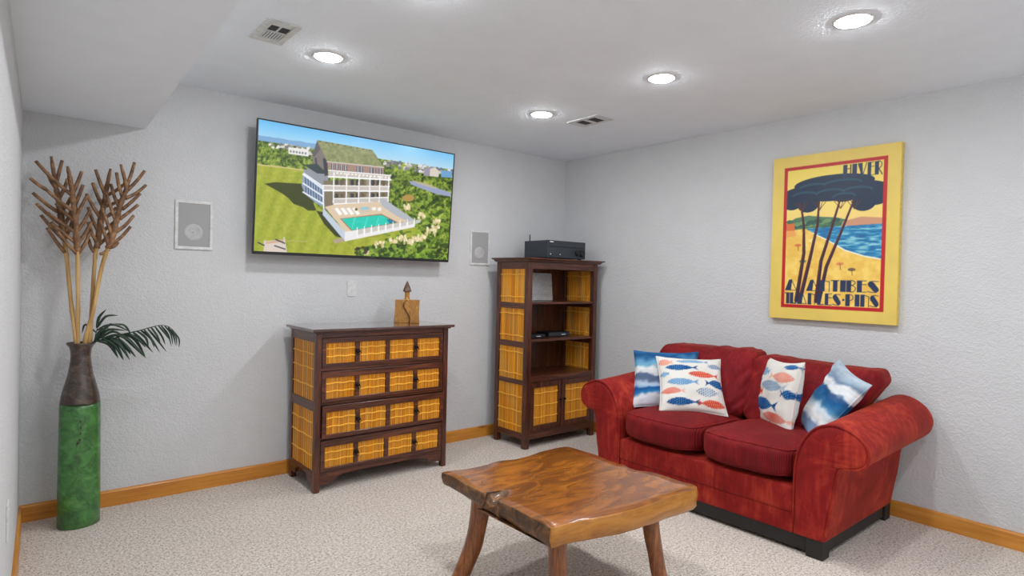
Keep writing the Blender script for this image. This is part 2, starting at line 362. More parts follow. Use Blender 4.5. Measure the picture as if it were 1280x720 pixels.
# ------------------------------------------------------------------ ceiling vents
def vent(x0, x1, y0, y1, label, kind):
    o = thing('ceiling_vent', ((x0+x1)/2, (y0+y1)/2, H), label, 'vent', 'ceiling vents'); z = H
    m = .032; ix0, ix1, iy0, iy1 = x0+m, x1-m, y0+.05, y1-.05
    mesh('frame', *join(box(x0, ix0, y0, y1, z-.006, z), box(ix1, x1, y0, y1, z-.006, z), box(ix0, ix1, y0, iy0, z-.006, z), box(ix0, ix1, iy1, y1, z-.006, z)), M['white'], o, bevel=.0015, seg=1)
    boxo('duct_opening', (ix0, ix1, iy0, iy1, z-.0015, z), M['dark_hole'], o, 0)  # flat dark sheet, the duct's shade is put into its colour
    if kind == 'louvred':
        ym = iy0+(iy1-iy0)*.45
        boxo('divider', (ix0, ix1, ym-.005, ym+.005, z-.006, z-.001), M['white'], o, .001)
        for k in range(7):
            x = ix0+(ix1-ix0)*(k+.5)/7; boxo('slat', (x-.0035, x+.0035, ym, iy1, z-.006, z-.0015), M['white'], o, .0008)
        boxo('slat', ((ix0+ix1)/2-.004, (ix0+ix1)/2+.004, iy0, ym, z-.006, z-.0015), M['white'], o, .0008)
    else:
        ym = (iy0+iy1)/2
        boxo('divider', (ix0, ix1, ym-.014, ym+.014, z-.006, z-.001), M['white'], o, .001)
vent(-3.08, -2.93, -1.29, -1.02, 'white louvred ceiling vent beside the soffit', 'louvred')
vent(-.975, -.805, -1.265, -.985, 'white ceiling vent with two square openings near the room corner', 'square')

# ------------------------------------------------------------------ in-wall speakers, plates
def wall_speaker(x0, x1, z0, z1, label):
    o = thing('wall_speaker', ((x0+x1)/2, 0, z0), label, 'speaker', 'in-wall speakers'); f = .017
    ring = join(box(x0, x0+f, -.009, 0, z0, z1), box(x1-f, x1, -.009, 0, z0, z1), box(x0+f, x1-f, -.009, 0, z0, z0+f), box(x0+f, x1-f, -.009, 0, z1-f, z1))
    mesh('frame', *ring, M['white'], o, bevel=.003)
    boxo('grille', (x0+f-.001, x1-f+.001, -.0055, 0, z0+f-.001, z1-f+.001), M['grey_grille'], o, .001)
    n = 36; c = ((x0+x1)/2-.004, z0+(z1-z0)*.35); prof = [(.051, .0), (.050, -.0012), (.036, -.0016), (.016, -.0020), (.002, -.0024)]
    V = [(c[0]+r*math.cos(2*math.pi*k/n), -.0055+d, c[1]+r*math.sin(2*math.pi*k/n)) for r, d in prof for k in range(n)]
    Fc = [(i*n+k, (i+1)*n+k, (i+1)*n+(k+1) % n, i*n+(k+1) % n) for i in range(4) for k in range(n)]+[tuple(4*n+k for k in range(n))]
    mesh('speaker_cone', V, Fc, M['grey_cone'], o, smooth=True, label='paler round driver showing through the grille')
wall_speaker(-3.18, -2.975, 1.44, 1.728, 'rectangular grey in-wall speaker left of the television')
wall_speaker(-1.062, -.862, 1.417, 1.700, 'rectangular grey in-wall speaker between television and bookcase')
o = thing('wall_plate', (-2.073, 0, 1.16), 'blank white wall plate below the television', 'wall plate')
boxo('plate', (-2.107, -2.039, -.006, 0, 1.16, 1.272), M['white'], o, .003)
for z in (1.178, 1.254): mesh('screw', *[(V, Fc) for V, Fc in [lathe([(.003, 0), (.003, .0012)], (0, 0, 0), 10)]][0], M['white'], o, loc=(0, 0, 0)).matrix_local = Matrix.Translation((0, -.006, z-1.16)) @ Matrix.Rotation(math.pi/2, 4, 'X')
yy = -1.385; o = thing('outlet_plate', (lx(yy), yy, .41), 'white outlet cover low on the left wall', 'outlet plate')
mesh('plate', *prism([(lx(yy-.036), yy-.036), (lx(yy-.036)+.006, yy-.036), (lx(yy+.036)+.006, yy+.036), (lx(yy+.036), yy+.036)], 'z', .41, .53), M['white'], o, bevel=.0015)
for z in (.445, .495): mesh('socket', *prism([(lx(yy-.015)+.005, yy-.015), (lx(yy-.015)+.0075, yy-.015), (lx(yy+.015)+.0075, yy+.015), (lx(yy+.015)+.005, yy+.015)], 'z', z-.014, z+.014), M['white'], o, bevel=.001)

# ------------------------------------------------------------------ television
TVX0, TVX1 = -2.776, -1.338; TVW = TVX1-TVX0; TB = np.array([TVX0, -.108, 1.427])
tu = np.array([1., 0, 0]); tw = np.array([0, -.058, .819]); TVH = np.linalg.norm(tw); tw /= TVH; tn = np.array([0, -tw[2], tw[1]])   # tn: out of the screen
T3 = lambda u, v, d: TB+tu*u+tw*v+tn*d
def tvbox(u0, u1, v0, v1, d0, d1):
    V, Fc = box(u0, u1, v0, v1, d0, d1); return [T3(*p) for p in V], Fc
tv = thing('television', ((TVX0+TVX1)/2, 0, 1.43), 'large flat television on the wall showing an aerial beach house with pool', 'television')
mesh('casing', *join(tvbox(0, TVW, 0, TVH, -.022, -.004), tvbox(.12, TVW-.12, .05, TVH*.62, -.05, -.022)), M['black'], tv, bevel=.004)
bz = .0075
mesh('bezel', *join(tvbox(0, bz, 0, TVH, -.004, .002), tvbox(TVW-bz, TVW, 0, TVH, -.004, .002), tvbox(bz, TVW-bz, TVH-bz, TVH, -.004, .002), tvbox(bz, TVW-bz, 0, .018, -.004, .002)), M['black'], tv, bevel=.001, seg=1)
mesh('badge', *tvbox(TVW*.545, TVW*.573, .004, .012, .002, .003), M['satin'], tv, label='tiny grey maker badge')
mesh('wall_mount', *join(box(-2.35, -1.75, -.012, -.001, 1.62, 1.98), box(-2.20, -2.17, -.095, -.012, 1.60, 1.90), box(-1.93, -1.90, -.095, -.012, 1.60, 1.90)), M['iron'], tv)
def paint_tv():
    p = Paint(916, 720, (90, 180, 232)); X, Y = p.X, p.Y; R = rng
    hz = 150+(X-85)*.163                                  # horizon of the picture
    d = np.clip((hz-Y)/150, 0, 1); p.a[:] = mixc(d, [(0, (176, 214, 236)), (.35, (126, 196, 238)), (1, (62, 156, 226))])
    n0 = vnoise(720, 916, 26, 3); n1 = vnoise(720, 916, 9, 4, 3); n2 = vnoise(720, 916, 5, 5, 2)
    p.put((Y > hz-22+6*n0) & (Y < hz+6) & (X < 330), (122, 164, 204))
    shr = mixc(n1*.45+n2*.25+n0*.3, [(.3, (30, 46, 14)), (.44, (72, 98, 28)), (.55, (122, 146, 48)), (.72, (184, 196, 92))])
    p.put(Y > hz+2, shr)
    lawn = mixc(.5+.12*np.sin((X*.9+Y*.35)/9)+.5*(n1-.5), [(.1, (132, 148, 34)), (.5, (160, 168, 50)), (.9, (186, 188, 76))])
    m = p.mask([(60, 243), (270, 278), (300, 400), (345, 440), (430, 560), (717, 508), (760, 545), (640, 560), (480, 605), (480, 660), (40, 640)]); p.put(m, lawn)
    p.line([(78, 250), (180, 262), (275, 276)], 5, (206, 190, 130))
    p.ell(690, 392, 24, 14, (176, 142, 74)); p.ell(545, 545, 30, 6, (150, 140, 60), .6)
    for k in range(46):                                    # far houses, left
        x = R.uniform(130, 300); y = 150+(x-85)*.163+R.uniform(0, 26); s = R.uniform(4, 9)
        p.poly([(x-s, y+5), (x-s, y-2), (x, y-s*.8), (x+s, y-1), (x+s, y+5)], [(226, 224, 220), (150, 140, 136), (206, 198, 190), (120, 116, 120)][k % 4])
    p.poly([(206, 180), (288, 192), (288, 220), (206, 208)], (228, 226, 222)); 
    for x in range(212, 284, 12): p.poly([(x, 192+(x-206)*.15), (x+7, 193+(x-206)*.15), (x+7, 202+(x-206)*.15), (x, 201+(x-206)*.15)], (120, 122, 130))
    for k in range(60):                                    # far houses, right
        x = R.uniform(590, 868); y = 244+(x-590)*.16+R.uniform(-8, 18); s = R.uniform(4, 9)
        p.poly([(x-s, y+6), (x-s, y-2), (x, y-s*.9), (x+s, y-1), (x+s, y+6)], [(214, 214, 216), (140, 134, 136), (190, 184, 180), (108, 112, 124)][k % 4])
    p.poly([(752, 302), (756, 276), (782, 264), (812, 282), (812, 306)], (150, 146, 160)); p.poly([(776, 304), (778, 276), (798, 268), (814, 284), (812, 308)], (212, 202, 192))
    p.poly([(822, 308), (822, 280), (866, 286), (866, 312)], (112, 158, 204))
    p.poly([(694, 322), (740, 330), (800, 350), (862, 372), (861, 388), (800, 376), (748, 356), (700, 336)], (150, 160, 188))
    p.poly([(700, 318), (770, 335), (810, 352), (800, 356), (740, 338)], (196, 180, 140), .7)
    for k in range(260):                                   # bushes on the right
        x = R.uniform(600, 860); y = R.uniform(395, 640)
        if y < 395+(717-x)*.05 or (x < 725 and y < 525): continue
        p.ell(x, y, R.uniform(5, 12), R.uniform(4, 9), [(40, 62, 18), (86, 122, 32), (128, 160, 50), (60, 90, 26), (150, 176, 66)][k % 5], .75)
    for k in range(120):
        x = R.uniform(530, 850); y = R.uniform(575+(850-x)*.02, 645); p.ell(x, y, R.uniform(5, 11), R.uniform(4, 8), [(44, 70, 20), (96, 136, 36), (142, 174, 58), (34, 54, 18)][k % 4], .8)
    for cx, cy, s in ((575, 580, 22), (520, 610, 14), (630, 562, 18), (668, 556, 16), (690, 572, 18), (718, 560, 16), (745, 555, 16), (780, 530, 24), (800, 516, 16), (745, 465, 16), (682, 430, 18), (805, 490, 14)):
        for k in range(16): a = R.uniform(-1, 1); p.ell(cx+a*s*.9, cy+R.uniform(-.6, .5)*s, R.uniform(3, 6), R.uniform(5, 9), [(232, 214, 170), (206, 184, 132), (244, 230, 196)][k % 3], .85)
    # shadow of the house, paths
    p.poly([(107, 328), (150, 322), (268, 330), (300, 392), (318, 440), (285, 440), (262, 424), (226, 412), (205, 388), (178, 368)], (58, 66, 18))
    p.poly([(318, 440), (345, 445), (425, 552), (396, 545), (350, 495)], (56, 62, 30))
    # house
    p.poly([(268, 270), (345, 338), (348, 425), (318, 410), (272, 372), (258, 335)], (140, 158, 184))
    for k in range(7): x = 274+k*10.5; p.line([(x, 300+k*9), (x+2, 372+k*6)], 3.5, (60, 72, 96))
    for off in (0, 42, 84): p.line([(264, 292+off*.85), (346, 352+off*.72)], 6, (226, 232, 240))
    p.poly([(322, 154), (302, 216), (304, 252), (362, 296), (368, 244)], (122, 112, 108)); p.poly([(322, 158), (302, 216), (310, 222), (335, 190)], (88, 82, 86)); p.line([(316, 228), (318, 250)], 7, (58, 60, 70))
    p.poly([(268, 286), (300, 250), (368, 296), (368, 345), (345, 345)], (142, 146, 154)); p.line([(268, 288), (348, 344)], 6, (232, 236, 242)); p.poly([(266, 253), (322, 249), (364, 292), (322, 288)], (46, 62, 62)); p.poly([(345, 225), (362, 232), (366, 296), (352, 300)], (52, 54, 62))
    p.poly([(322, 153), (546, 196), (592, 266), (362, 240)], mixc(n1, [(.2, (116, 126, 80)), (.8, (156, 156, 106))]))
    for k in range(9): x = 334+k*25; p.ell(x, 157+(x-322)*.19, 4, 3, (86, 96, 62))
    p.line([(362, 241), (592, 267)], 4, (206, 202, 196))
    p.poly([(364, 243), (592, 269), (592, 300), (370, 288)], (160, 130, 118))
    for x in (380, 397, 415, 432, 482, 496, 536, 550, 572): p.poly([(x, 248+(x-364)*.115), (x+11, 249+(x-364)*.115), (x+11, 272+(x-364)*.115), (x, 271+(x-364)*.115)], (70, 76, 92)); p.line([(x+5, 248+(x-364)*.115), (x+5, 271+(x-364)*.115)], 2, (214, 214, 216))
    p.poly([(348, 318), (618, 318), (610, 412), (348, 440)], (124, 112, 92))
    for row in range(2):
        yb = 312+row*58
        for k in range(10):
            x = 395+k*21; p.poly([(x, yb+2+row*-2), (x+13, yb+3), (x+13, yb+30), (x, yb+30)], [(66, 66, 62), (104, 88, 70), (150, 138, 118), (54, 58, 64)][k % 4])
    for (a, b, c, d_) in (((368, 276), (620, 300), (620, 318), (368, 302)), ((346, 337), (614, 345), (612, 364), (346, 358)), ((390, 392), (608, 388), (606, 408), (390, 414))):
        p.poly([a, b, c, d_], (196, 188, 180)); p.line([a, b], 4, (244, 244, 244)); p.line([d_, c], 6, (246, 246, 246))
    for x in (390, 442, 492, 536, 576, 612): p.line([(x, 285+(x-368)*.09), (x-3, 408)], 4.5, (246, 246, 246))
    p.line([(346, 338), (348, 440)], 5, (240, 242, 246))
    for k in range(14): x = 404+k*15; p.ell(x, 284+(x-368)*.1, 5, 3.5, (240, 236, 230)); p.ell(x, 342, 5, 4, (214, 206, 196), .8)
    # pool deck
    p.poly([(352, 425), (390, 416), (600, 404), (640, 440), (712, 482), (434, 527)], (218, 196, 168))
    p.poly([(414, 473), (582, 455), (650, 491), (462, 525)], (170, 108, 74)); p.poly([(420, 474), (581, 459), (642, 491), (463, 521)], mixc(n1*.5+X/1600, [(.2, (26, 190, 160)), (.75, (40, 204, 186))]))
    for x in (475, 525, 570): p.line([(x, 470), (x-12, 514)], 3, (120, 226, 208), .8)
    p.poly([(604, 478), (618, 476), (642, 491), (615, 496)], (30, 122, 150))
    for x in (392, 416, 440, 464): p.poly([(x, 432), (x+12, 428), (x+32, 454), (x+20, 460)], (246, 246, 246))
    p.poly([(490, 428), (530, 424), (540, 446), (500, 452)], (206, 190, 170)); p.poly([(498, 428), (528, 426), (532, 436), (504, 440)], (150, 196, 210)); p.ell(552, 434, 9, 7, (238, 238, 238)); p.ell(574, 436, 8, 8, (240, 238, 236)); p.ell(480, 436, 6, 6, (120, 104, 60))
    p.poly([(345, 428), (436, 528), (434, 566), (345, 458)], (192, 202, 216)); p.poly([(572, 396), (590, 392), (718, 482), (715, 500), (640, 462), (585, 424)], (176, 180, 188))
    p.poly([(434, 527), (718, 483), (716, 510), (434, 566)], (232, 230, 228))
    for k in range(9): x = 484+k*29; p.poly([(x+4, 524-(x-434)*.155+2), (x+25, 521-(x-434)*.155), (x+25, 545-(x-434)*.185-2), (x+4, 549-(x-434)*.185)], (200, 196, 192)); p.line([(x, 518-(x-434)*.155), (x, 556-(x-434)*.19)], 3.5, (250, 250, 250))
    p.poly([(384, 560), (424, 550), (434, 566), (392, 575)], (176, 158, 132))
    # patio with posts, lower left
    p.poly([(108, 562), (188, 556), (198, 612), (100, 608)], (214, 200, 188)); p.poly([(112, 566), (184, 556), (184, 566), (112, 574)], (206, 166, 140))
    for a, b in (((106, 560), (106, 606)), ((186, 548), (196, 612))): p.line([a, b], 5, (206, 204, 190))
    for a, b in (((80, 568), (104, 580)), ((152, 556), (188, 572)), ((148, 582), (190, 596))): p.line([a, b], 5, (44, 46, 60))
    p.line([(196, 562), (280, 566)], 4, (184, 172, 98))
    for k in range(10): p.ell(R.uniform(480, 530), R.uniform(590, 615), 9, 6, (44, 52, 22), .8)
    p.soften(1); return p
tvp = paint_tv()
nu, nv = 421, 241; uu, vv_ = np.meshgrid(np.linspace(0, 1, nu), np.linspace(0, 1, nv))
Hm = hom([(0, 1), (1, 1), (1, 0), (0, 0)], [(85, 66), (873, 219), (849, 644), (61, 602)])
zx, zy = happ(Hm, uu, vv_); C = lin(tvp.sample(zx, zy)).reshape(-1, 3)
P_ = TB+np.outer((bz+uu*(TVW-2*bz)).ravel(), tu)+np.outer((.018+vv_*(TVH-bz-.018)).ravel(), tw)+tn*-.002
mesh('screen', P_, grid_faces(nu, nv), M['screen'], tv, smooth=True, col=C, label='lit screen with an aerial picture of a three-storey house, lawn and pool')

# ------------------------------------------------------------------ poster on canvas
Y0, Y1, Z0, Z1, PX = -1.995, -2.742, 1.093, 2.141, -.042
po = thing('canvas_poster', (-.002, (Y0+Y1)/2, Z0), 'yellow framed vintage beach travel poster reading HIVER A ANTIBES on the right wall', 'poster')
boxo('canvas_block', (PX+.001, -.002, Y1, Y0, Z0, Z1), plain('yellow_canvas_edge', (226, 196, 92), .6), po, .003)
def paint_poster():
    W, Hh = 540, 756; p = Paint(W, Hh, (228, 200, 100)); X, Y = p.X, p.Y
    n = vnoise(Hh, W, 60, 11); p.a *= (.97+.06*n)[..., None]
    Hz = hom([(43, 113), (488, 42), (482, 678), (36, 655)], [(0, 0), (W, 0), (W, Hh), (0, Hh)])
    z = lambda *pts: [tuple(happ(Hz, a, b)) for a, b in pts]
    q = lambda x, y: happ(Hz, x, y)
    a0 = q(82, 143); a1 = q(434, 630); L, T = a0; Rr, B = a1
    p.poly([(L, T), (Rr, T), (Rr, B), (L, B)], (186, 26, 36)); b = 15; L += b; T += b; Rr -= b; B -= b
    inner = (X >= L) & (X <= Rr) & (Y >= T) & (Y <= B); w_, h_ = Rr-L, B-T
    old = p.a.copy(); fx = lambda u: L+u*w_; fy = lambda v: T+v*h_
    PT = lambda pts: [(fx(u), fy(v)) for u, v in pts]
    sky = mixc(np.clip((Y-T)/h_/.5, 0, 1), [(0, (240, 214, 96)), (.5, (246, 222, 120)), (1, (244, 206, 128))]); p.put(inner, sky)
    # plain seaside: hills, water, sand
    p.poly(PT([(0, .40), (.1, .36), (.25, .345), (.4, .36), (.55, .37), (.68, .395), (.7, .45), (0, .46)]), (82, 122, 92))
    for k in range(26): u = .04+.6*((k*.37) % 1); p.ell(fx(u), fy(.385+.05*((k*.61) % 1)), 16, 9, [(64, 108, 84), (112, 150, 104), (50, 90, 80)][k % 3])
    p.poly(PT([(.62, .40), (.8, .375), (1, .39), (1, .44), (.6, .44)]), (206, 150, 116))
    sea = mixc(vnoise(Hh, W, (7, 40), 21), [(.3, (26, 104, 160)), (.5, (44, 140, 188)), (.7, (140, 200, 212))])
    p.put(p.mask(PT([(.22, .44), (1, .43), (1, .665), (.85, .645), (.65, .60), (.45, .52), (.3, .47)])), sea)
    sand = mixc(vnoise(Hh, W, 30, 22), [(.3, (236, 190, 84)), (.7, (248, 214, 112))])
    p.put(p.mask(PT([(0, .45), (.22, .44), (.3, .47), (.45, .52), (.65, .60), (.85, .645), (1, .665), (1, 1), (0, 1)])), sand)
    p.line(PT([(.3, .474), (.45, .525), (.65, .605), (.85, .65), (1, .67)]), 5, (234, 240, 232))
    p.poly(PT([(0, .40), (.09, .395), (.11, .49), (0, .50)]), (214, 112, 62)); p.poly(PT([(0, .45), (.1, .45), (.12, .49), (0, .5)]), (236, 166, 92))
    for u, v, c in ((.30, .53, (248, 224, 150)), (.14, .56, (222, 128, 74)), (.60, .70, (226, 140, 84)), (.72, .74, (120, 96, 70)), (.2, .68, (90, 130, 100))):
        p.ell(fx(u), fy(v), 16, 7, c); p.line(PT([(u, v), (u+.008, v+.04)]), 2.5, (110, 70, 50))
    # generic broad tree crown and leaning trunks
    for u, v, a, c_ in ((.5, .125, .42, 0), (.2, .19, .26, 0), (.8, .19, .26, 0), (.5, .19, .34, 0), (.93, .24, .14, 0), (.06, .235, .12, 0), (.24, .26, .12, 0), (.82, .275, .12, 0)):
        p.ell(fx(u), fy(v), a*w_, .062*h_, (24, 46, 72))
    for u, v, a in ((.3, .14, .16), (.6, .13, .2), (.2, .195, .14), (.48, .19, .15), (.75, .19, .15), (.62, .225, .12)):
        p.ell(fx(u), fy(v), a*w_, .030*h_, (36, 80, 98), .8); p.ell(fx(u), fy(v+.012), a*w_*.95, .026*h_, (24, 44, 70))
    for tr in (([(.16, .25), (.2, .42), (.21, .62), (.14, .97)]), ([(.36, .25), (.35, .42), (.28, .66), (.18, .97)]), ([(.58, .25), (.5, .45), (.4, .68), (.36, .97)]), ([(.72, .26), (.6, .48), (.46, .72), (.39, .97)])):
        p.line(PT(tr), (7, 19), (92, 38, 40)); p.line([(x_+3, y_) for x_, y_ in PT(tr)], (3, 9), (44, 34, 58))
        u, v = tr[0]
        for du in (-.07, -.03, .04, .08): p.line(PT([(u+.01, v+.06), (u+du, v-.005)]), 2.5, (104, 50, 42))
    out = ~inner; p.a[out] = old[out]
    # lettering
    ink = (38, 52, 86)
    def stroke(x0, y0, x1, y1): p.poly([(x0, y0), (x1, y0), (x1, y1), (x0, y1)], ink)
    def text(s, x0, x1, y0, y1, wts):
        tot = sum(wts); x = x0; h = y1-y0; thin = 3.
        for ch, wt in zip(s, wts):
            a = x; bb = x+(x1-x0)*wt/tot*.90; x += (x1-x0)*wt/tot; wd = bb-a; fat = wd*.52
            if ch == ' ': continue
            if ch == '.': p.ell((a+bb)/2, y0+h*.5, 5, 5, ink); continue
            if ch == 'I': stroke(a, y0, bb, y1)
            elif ch == 'J': stroke(a+wd*.35, y0, bb, y1); stroke(a, y0, a+wd*.6, y0+4)
            elif ch == 'H': stroke(a, y0, a+fat, y1); stroke(bb-thin*1.6, y0, bb, y1); stroke(a, y0+h*.3, bb, y0+h*.3+thin)
            elif ch == 'V': p.poly([(a, y0), (a+fat, y0), (a+wd*.62, y1), (a+wd*.45, y1)], ink); p.line([(bb, y0), (a+wd*.55, y1)], thin, ink)
            elif ch == 'A': p.poly([(a+wd*.35, y0), (a+wd*.62, y0), (a+fat, y1), (a, y1)], ink); p.line([(a+wd*.55, y0), (bb, y1-1)], thin, ink); p.line([(a+wd*.3, y1-2), (bb, y1-2)], thin, ink)
            elif ch == 'N': stroke(a, y0, a+fat, y1); p.line([(a+fat*.6, y0+1), (bb-1, y0+8), (bb-1, y1)], thin, ink)
            elif ch == 'U': stroke(a, y0, a+fat, y1); stroke(bb-thin*1.5, y0, bb, y1); stroke(a, y1-thin*1.4, bb, y1)
            elif ch == 'T': stroke(a+wd*.25, y0, a+wd*.78, y1); stroke(a, y0, bb, y0+4)
            elif ch == 'L': stroke(a, y0, a+fat, y1); stroke(a, y1-4, bb, y1)
            elif ch in 'EF':
                stroke(a, y0, a+fat, y1); stroke(a, y0, bb, y0+thin); stroke(a, y0+h*.32, bb, y0+h*.32+thin)
                if ch == 'E': stroke(a, y1-thin, bb, y1)
            elif ch in 'RPB':
                stroke(a, y0, a+fat, y1); hh = .55 if ch != 'B' else .42
                th = np.linspace(-math.pi/2, math.pi/2, 9); p.line([(a+fat*.9+(wd-fat)*.95*math.cos(k), y0+h*hh/2+h*hh/2*.95*math.sin(k)) for k in th], thin, ink)
                if ch == 'R': p.line([(a+fat, y0+h*.55), (bb, y1)], thin*1.3, ink)
                if ch == 'B': p.line([(a+fat*.9+(wd-fat)*1.05*math.cos(k), y0+h*.71+h*.28*math.sin(k)) for k in th], thin, ink)
            elif ch == 'S':
                p.poly([(a, y0+h*.24), (a+wd*.18, y0+h*.05), (a+wd*.5, y0+h*.12), (bb, y0+h*.66), (bb, y0+h*.84), (a+wd*.75, y1), (a+wd*.5, y0+h*.86), (a+wd*.02, y0+h*.4)], ink)
                p.line([(a+wd*.15, y0+h*.1), (a+wd*.45, y0+2), (bb-2, y0+h*.08)], thin, ink); p.line([(a, y1-h*.1), (a+wd*.4, y1-2), (bb-wd*.2, y1-2)], thin, ink)
    def row(s, u0, u1, v0, v1, w_=None): text(s, fx(u0), fx(u1), fy(v0), fy(v1), w_ or [.7 if c in 'I' else (.5 if c in ' .' else 1) for c in s])
    row('HIVER', .605, .995, .005, .098, [1.05, .62, 1.15, .8, .9])
    row('A ANTIBES', .005, 1.0, .815, .898, [1.2, .75, 1.2, .95, .8, .5, .85, .85, .95])
    row('JUAN LES.PINS', .005, 1.0, .912, .995, [.55, .75, 1.1, .8, .15, .75, .75, .85, .35, .85, .5, .85, .85])
    p.soften(1); return p
pp = paint_poster()
nu, nv = 271, 379; uu, vv_ = np.meshgrid(np.linspace(0, 1, nu), np.linspace(0, 1, nv))
P_ = np.stack([np.full(uu.size, PX), Y0+(Y1-Y0)*uu.ravel(), Z1+(Z0-Z1)*vv_.ravel()], 1)
P_[:, 1] = np.clip(P_[:, 1], Y1+.002, Y0-.002); P_[:, 2] = np.clip(P_[:, 2], Z0+.002, Z1-.002)
mesh('printed_face', P_, grid_faces(nu, nv, flip=True), M['canvas'], po, smooth=True, col=lin(pp.sample(uu*(pp.w-1), vv_*(pp.h-1))).reshape(-1, 3), label='beach picture with dark lettering inside a red line')

# ------------------------------------------------------------------ bamboo panels
def bamboo_geo(width, height, pitch, ribs, seed, depth=.004):
    r = np.random.RandomState(seed); n = max(3, int(round(width/pitch))); V = []; Fc = []; Cc = []
    A = np.array([(226, 150, 34), (234, 160, 42), (214, 136, 30), (238, 168, 54), (228, 154, 40)], float)
    for k in range(n):
        a, b = -width/2+width*k/n, -width/2+width*(k+1)/n; g = (b-a)*.06; base = len(V); h = depth*r.uniform(.75, 1.1)
        for z in (0, height):
            for u, d in ((a+g, 0), (a+(b-a)*.28, h*.85), (a+(b-a)*.72, h*.85), (b-g, 0)): V.append((u, d, z))
        for i in range(3): Fc.append((base+i, base+i+1, base+5+i, base+4+i))
        c = A[r.randint(5)]*r.uniform(.95, 1.03); Cc += [lin(np.clip(c, 0, 255))]*8
    for rz in ribs:                                        # cords binding the strips
        base = len(V); z0 = rz*height; m = 13; cr = lin((246, 186, 66))
        for i in range(m):
            u = -width/2+width*i/(m-1); zz = z0+.0022*math.sin(i*1.1+seed); 
            for dz, d in ((-.0042, .0), (-.003, depth+.0022), (.003, depth+.0022), (.0042, .0)): V.append((u, d, zz+dz)); Cc.append(cr)
        for i in range(m-1):
            for j in range(3): q = base+i*4+j; Fc.append((q, q+4, q+5, q+1))
    return np.array(V), Fc, np.array(Cc)
def panel(parent, face, c, width, height, pitch, ribs, seed, cache={}):
    """face: '-y' '-x' ; c = (x,y,z) bottom middle of the panel on its plane"""
    key = (face, round(width, 4), round(height, 4), pitch, tuple(ribs), seed)
    if key in cache: return copy(cache[key], c, parent, 'bamboo_panel')
    V, Fc, Cc = bamboo_geo(width, height, pitch, ribs, seed)
    if face == '-y': Wv = np.c_[V[:, 0], -V[:, 1], V[:, 2]]
    else: Wv = np.c_[-V[:, 1], -V[:, 0], V[:, 2]]
    o = mesh('bamboo_panel', Wv+np.array(c), Fc, M['bamboo'], parent, loc=c, col=Cc); cache[key] = o; return o

# ------------------------------------------------------------------ dresser
dx0, dx1, dy0, dy1 = -2.515, -1.577, -.485, -.07
dr = thing('dresser', ((dx0+dx1)/2, (dy0+dy1)/2, 0), 'dark wood dresser with woven bamboo drawer fronts below the television', 'dresser')
def slab_profile(o_, z0, z1): return o_
V, Fc = join(box(dx0-.032, dx1+.032, dy0-.035, dy1+.012, .967, .985))
mesh('top', V, Fc, M['top'], dr, bevel=.007, seg=4, label='glossy dark top with rounded edges')
boxo('top_moulding', (dx0-.012, dx1+.012, dy0-.014, dy1, .957, .9685), M['dark_x'], dr, .004)
pw = .036
for x0 in (dx0, dx1-pw):
    for y0 in (dy0, dy1-pw): boxo('leg', (x0, x0+pw, y0, y0+pw, 0, .958), M['dark_z'], dr, .003)
# side frames
def side_apron(x0, x1, ya, yb, zt):      # bracket apron between two legs, seen from the side
    pts = [(ya, zt), (ya, .045), (ya+.055, .045), (ya+.075, .062), (ya+.085, .085), (ya+.11, .098), (yb-.11, .098), (yb-.085, .085), (yb-.075, .062), (yb-.055, .045), (yb, .045), (yb, zt)]
    return prism(pts, 'x', x0, x1)
for sxx in (0, 1):
    xa = dx0 if sxx == 0 else dx1-.022
    for z0, z1 in ((.902, .958), (.487, .545)): boxo('side_rail', (xa, xa+.022, dy0+pw, dy1-pw, z0, z1), M['dark_y'], dr, .002)
    mesh('side_apron', *side_apron(xa, xa+.022, dy0+pw, dy1-pw, .128), M['dark_y'], dr, bevel=.0015, seg=1)
    boxo('side_panel', (xa+.008 if sxx == 0 else xa, xa+.022 if sxx == 0 else xa+.014, dy0+pw, dy1-pw, .12, .91), M['dark_z'], dr, 0)
for z0, z1, sd in ((.545, .902, 31), (.128, .487, 32)):
    panel(dr, '-x', (dx0+.0085, (dy0+dy1)/2, z0), dy1-dy0-2*pw, z1-z0, .036, (.25, .55, .8), sd)
boxo('back_panel', (dx0+pw, dx1-pw, dy1-.012, dy1-.002, .1, .958), M['dark_z'], dr, 0)
fx0, fx1 = dx0+pw, dx1-pw
for z0, z1 in ((.928, .958), (.728, .744), (.522, .536), (.312, .326), (.106, .118)): boxo('rail', (fx0, fx1, dy0+.008, dy0+.03, z0, z1), M['dark_x'], dr, .002)
boxo('inner_case', (fx0, fx1, dy0+.045, dy1-.012, .108, .957), M['dark_x'], dr, 0)
ap = [(fx0, .108), (fx0, .040), (fx0+.07, .046), (fx0+.10, .058), (fx0+.115, .076), (fx0+.16, .088), (fx0+.30, .092), (fx1-.30, .092), (fx1-.16, .088), (fx1-.115, .076), (fx1-.10, .058), (fx1-.07, .046), (fx1, .040), (fx1, .108)]
mesh('front_apron', *prism(ap, 'y', dy0+.006, dy0+.026), M['dark_x'], dr, bevel=.0015, seg=1)
def pull(parent, c):
    """iron knob with a hanging ring, facing -y"""
    mesh('knob', *join(*[([(c[0]+p[0], c[1]-p[2], c[2]+p[1]) for p in V_], F_) for V_, F_ in [lathe([(.015, 0), (.015, .003), (.008, .006), (.007, .012), (.011, .016), (.007, .02)], (0, 0, 0), 14)]],
        tube([(c[0]+.011*math.cos(a), c[1]-.016-.004*(1-math.sin(a)), c[2]-.009+.011*math.sin(a)) for a in np.linspace(0, 2*math.pi, 17)[:-1]], .0022, 6, True)), M['iron'], parent, smooth=True, label='dark iron ring pull')
